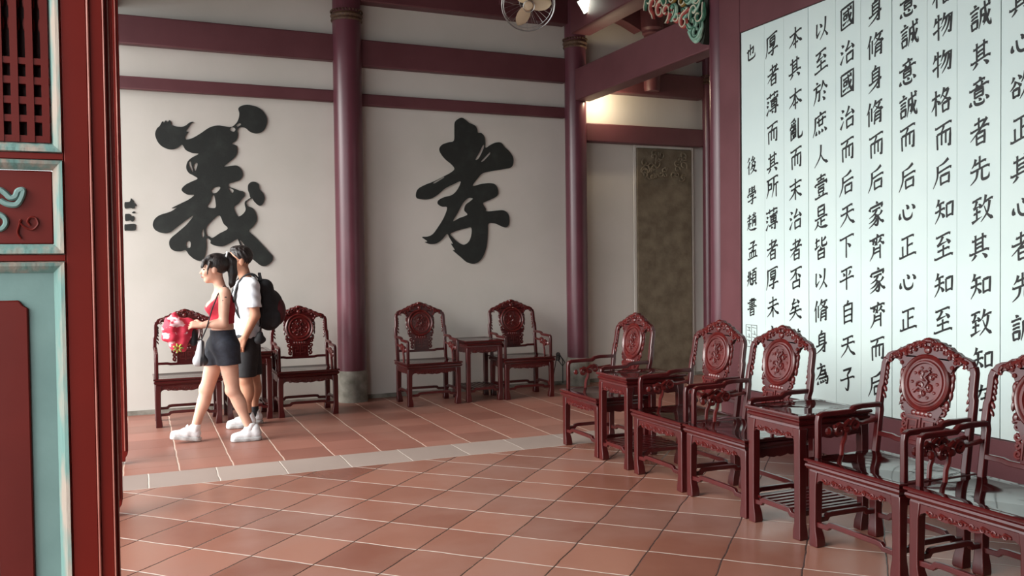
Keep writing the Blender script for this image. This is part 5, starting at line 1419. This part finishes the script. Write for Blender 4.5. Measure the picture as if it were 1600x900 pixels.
shoe(m_, (0.960, 8.185), (0.690, 8.17), None, wid=1.06)
shoe(m_, (1.035, 8.325), (0.765, 8.315), None, wid=1.06)
for c_, e_ in (((0.955, 8.32, 0.08), (0.955, 8.32, 0.16)), ((0.878, 8.18, 0.08), (0.880, 8.18, 0.125))):
    K = Field((c_[0] - 0.08, c_[1] - 0.08, 0.03), (c_[0] + 0.1, c_[1] + 0.08, 0.22), 0.005)
    K.cap(c_, e_, 0.044, 0.043, 0.01); zc = e_[2] + 0.01
    K.cut(lambda X, Y, Z: Z - zc); K.mesh('sock', P_black, m_, MO)

BO = (1.12, 8.26, 0.86)
t = thing('backpack', 'big black backpack with a dark red side on the man\'s back', 'backpack', BO)
F = Field((0.95, 8.02, 0.80), (1.32, 8.50, 1.45), 0.007)
F.cap((1.085, 8.17, 0.965), (1.085, 8.35, 0.965), 0.09, 0.09, 0.03); F.cap((1.05, 8.18, 1.27), (1.05, 8.34, 1.27), 0.07, 0.07, 0.03)
F.cap((1.10, 8.17, 1.0), (1.055, 8.18, 1.26), 0.10, 0.075, 0.03); F.cap((1.10, 8.35, 1.0), (1.055, 8.34, 1.26), 0.10, 0.075, 0.03)
F.ell((1.11, 8.26, 1.06), (0.125, 0.155, 0.19), 0.03)
F.cut(lambda X, Y, Z: 0.995 + 0.0 * X - X - 0.02 * np.clip(Z - 1, 0, 1))
F.mesh('pack_body', P_black, t, BO)
F = Field((1.05, 8.02, 0.80), (1.34, 8.50, 1.40), 0.007)
F.ell((1.165, 8.245, 1.045), (0.083, 0.148, 0.135), 0.02)
F.cut(lambda X, Y, Z: 1.125 - X)
tag(F.mesh('front_pocket', P_maroon, t, BO), 'dark red front pocket')
F = Field((1.0, 8.0, 0.80), (1.24, 8.2, 1.2), 0.007)
F.ell((1.12, 8.095, 0.99), (0.06, 0.022, 0.09), 0.02); F.mesh('side_pocket', P_black, t, BO)
for y in (8.14, 8.36):
    b = MB()
    b.tube([(p[0] - BO[0], y - BO[1], p[1] - BO[2]) for p in catmull([(1.01, 1.33), (0.96, 1.385), (0.895, 1.385), (0.825, 1.32), (0.785, 1.20), (0.79, 1.08), (0.84, 0.98), (0.93, 0.92), (1.03, 0.92)], 4, False)], 0.017, 8, flat=(0.5, 1.3))
    b.build('shoulder_strap', P_black, t)
b = MB(); b.tube([(1.03 - BO[0], -0.05, 0.47), (1.02 - BO[0], -0.045, 0.535), (1.02 - BO[0], 0.045, 0.535), (1.03 - BO[0], 0.05, 0.47)], 0.009, 8)
b.build('grab_handle', P_black, t)
t = thing('waist_pouch', 'small black pouch hanging at the man\'s hip below the backpack', 'bag', (0.99, 8.06, 0.74))
F = Field((0.90, 7.98, 0.70), (1.08, 8.14, 0.92), 0.006); F.cap((0.965, 8.055, 0.80), (1.015, 8.06, 0.80), 0.028, 0.028, 0.02); F.cap((0.985, 8.055, 0.79), (0.99, 8.058, 0.845), 0.034, 0.03, 0.02)
F.mesh('pouch_body', P_black, t, (0.99, 8.06, 0.74))
b = MB(); b.tube([(0.0, 0.0, 0.12), (0.015, 0.0, 0.20), (0.03, 0.01, 0.30), (0.035, 0.03, 0.42)], 0.006, 6); b.build('strap', P_black, t)
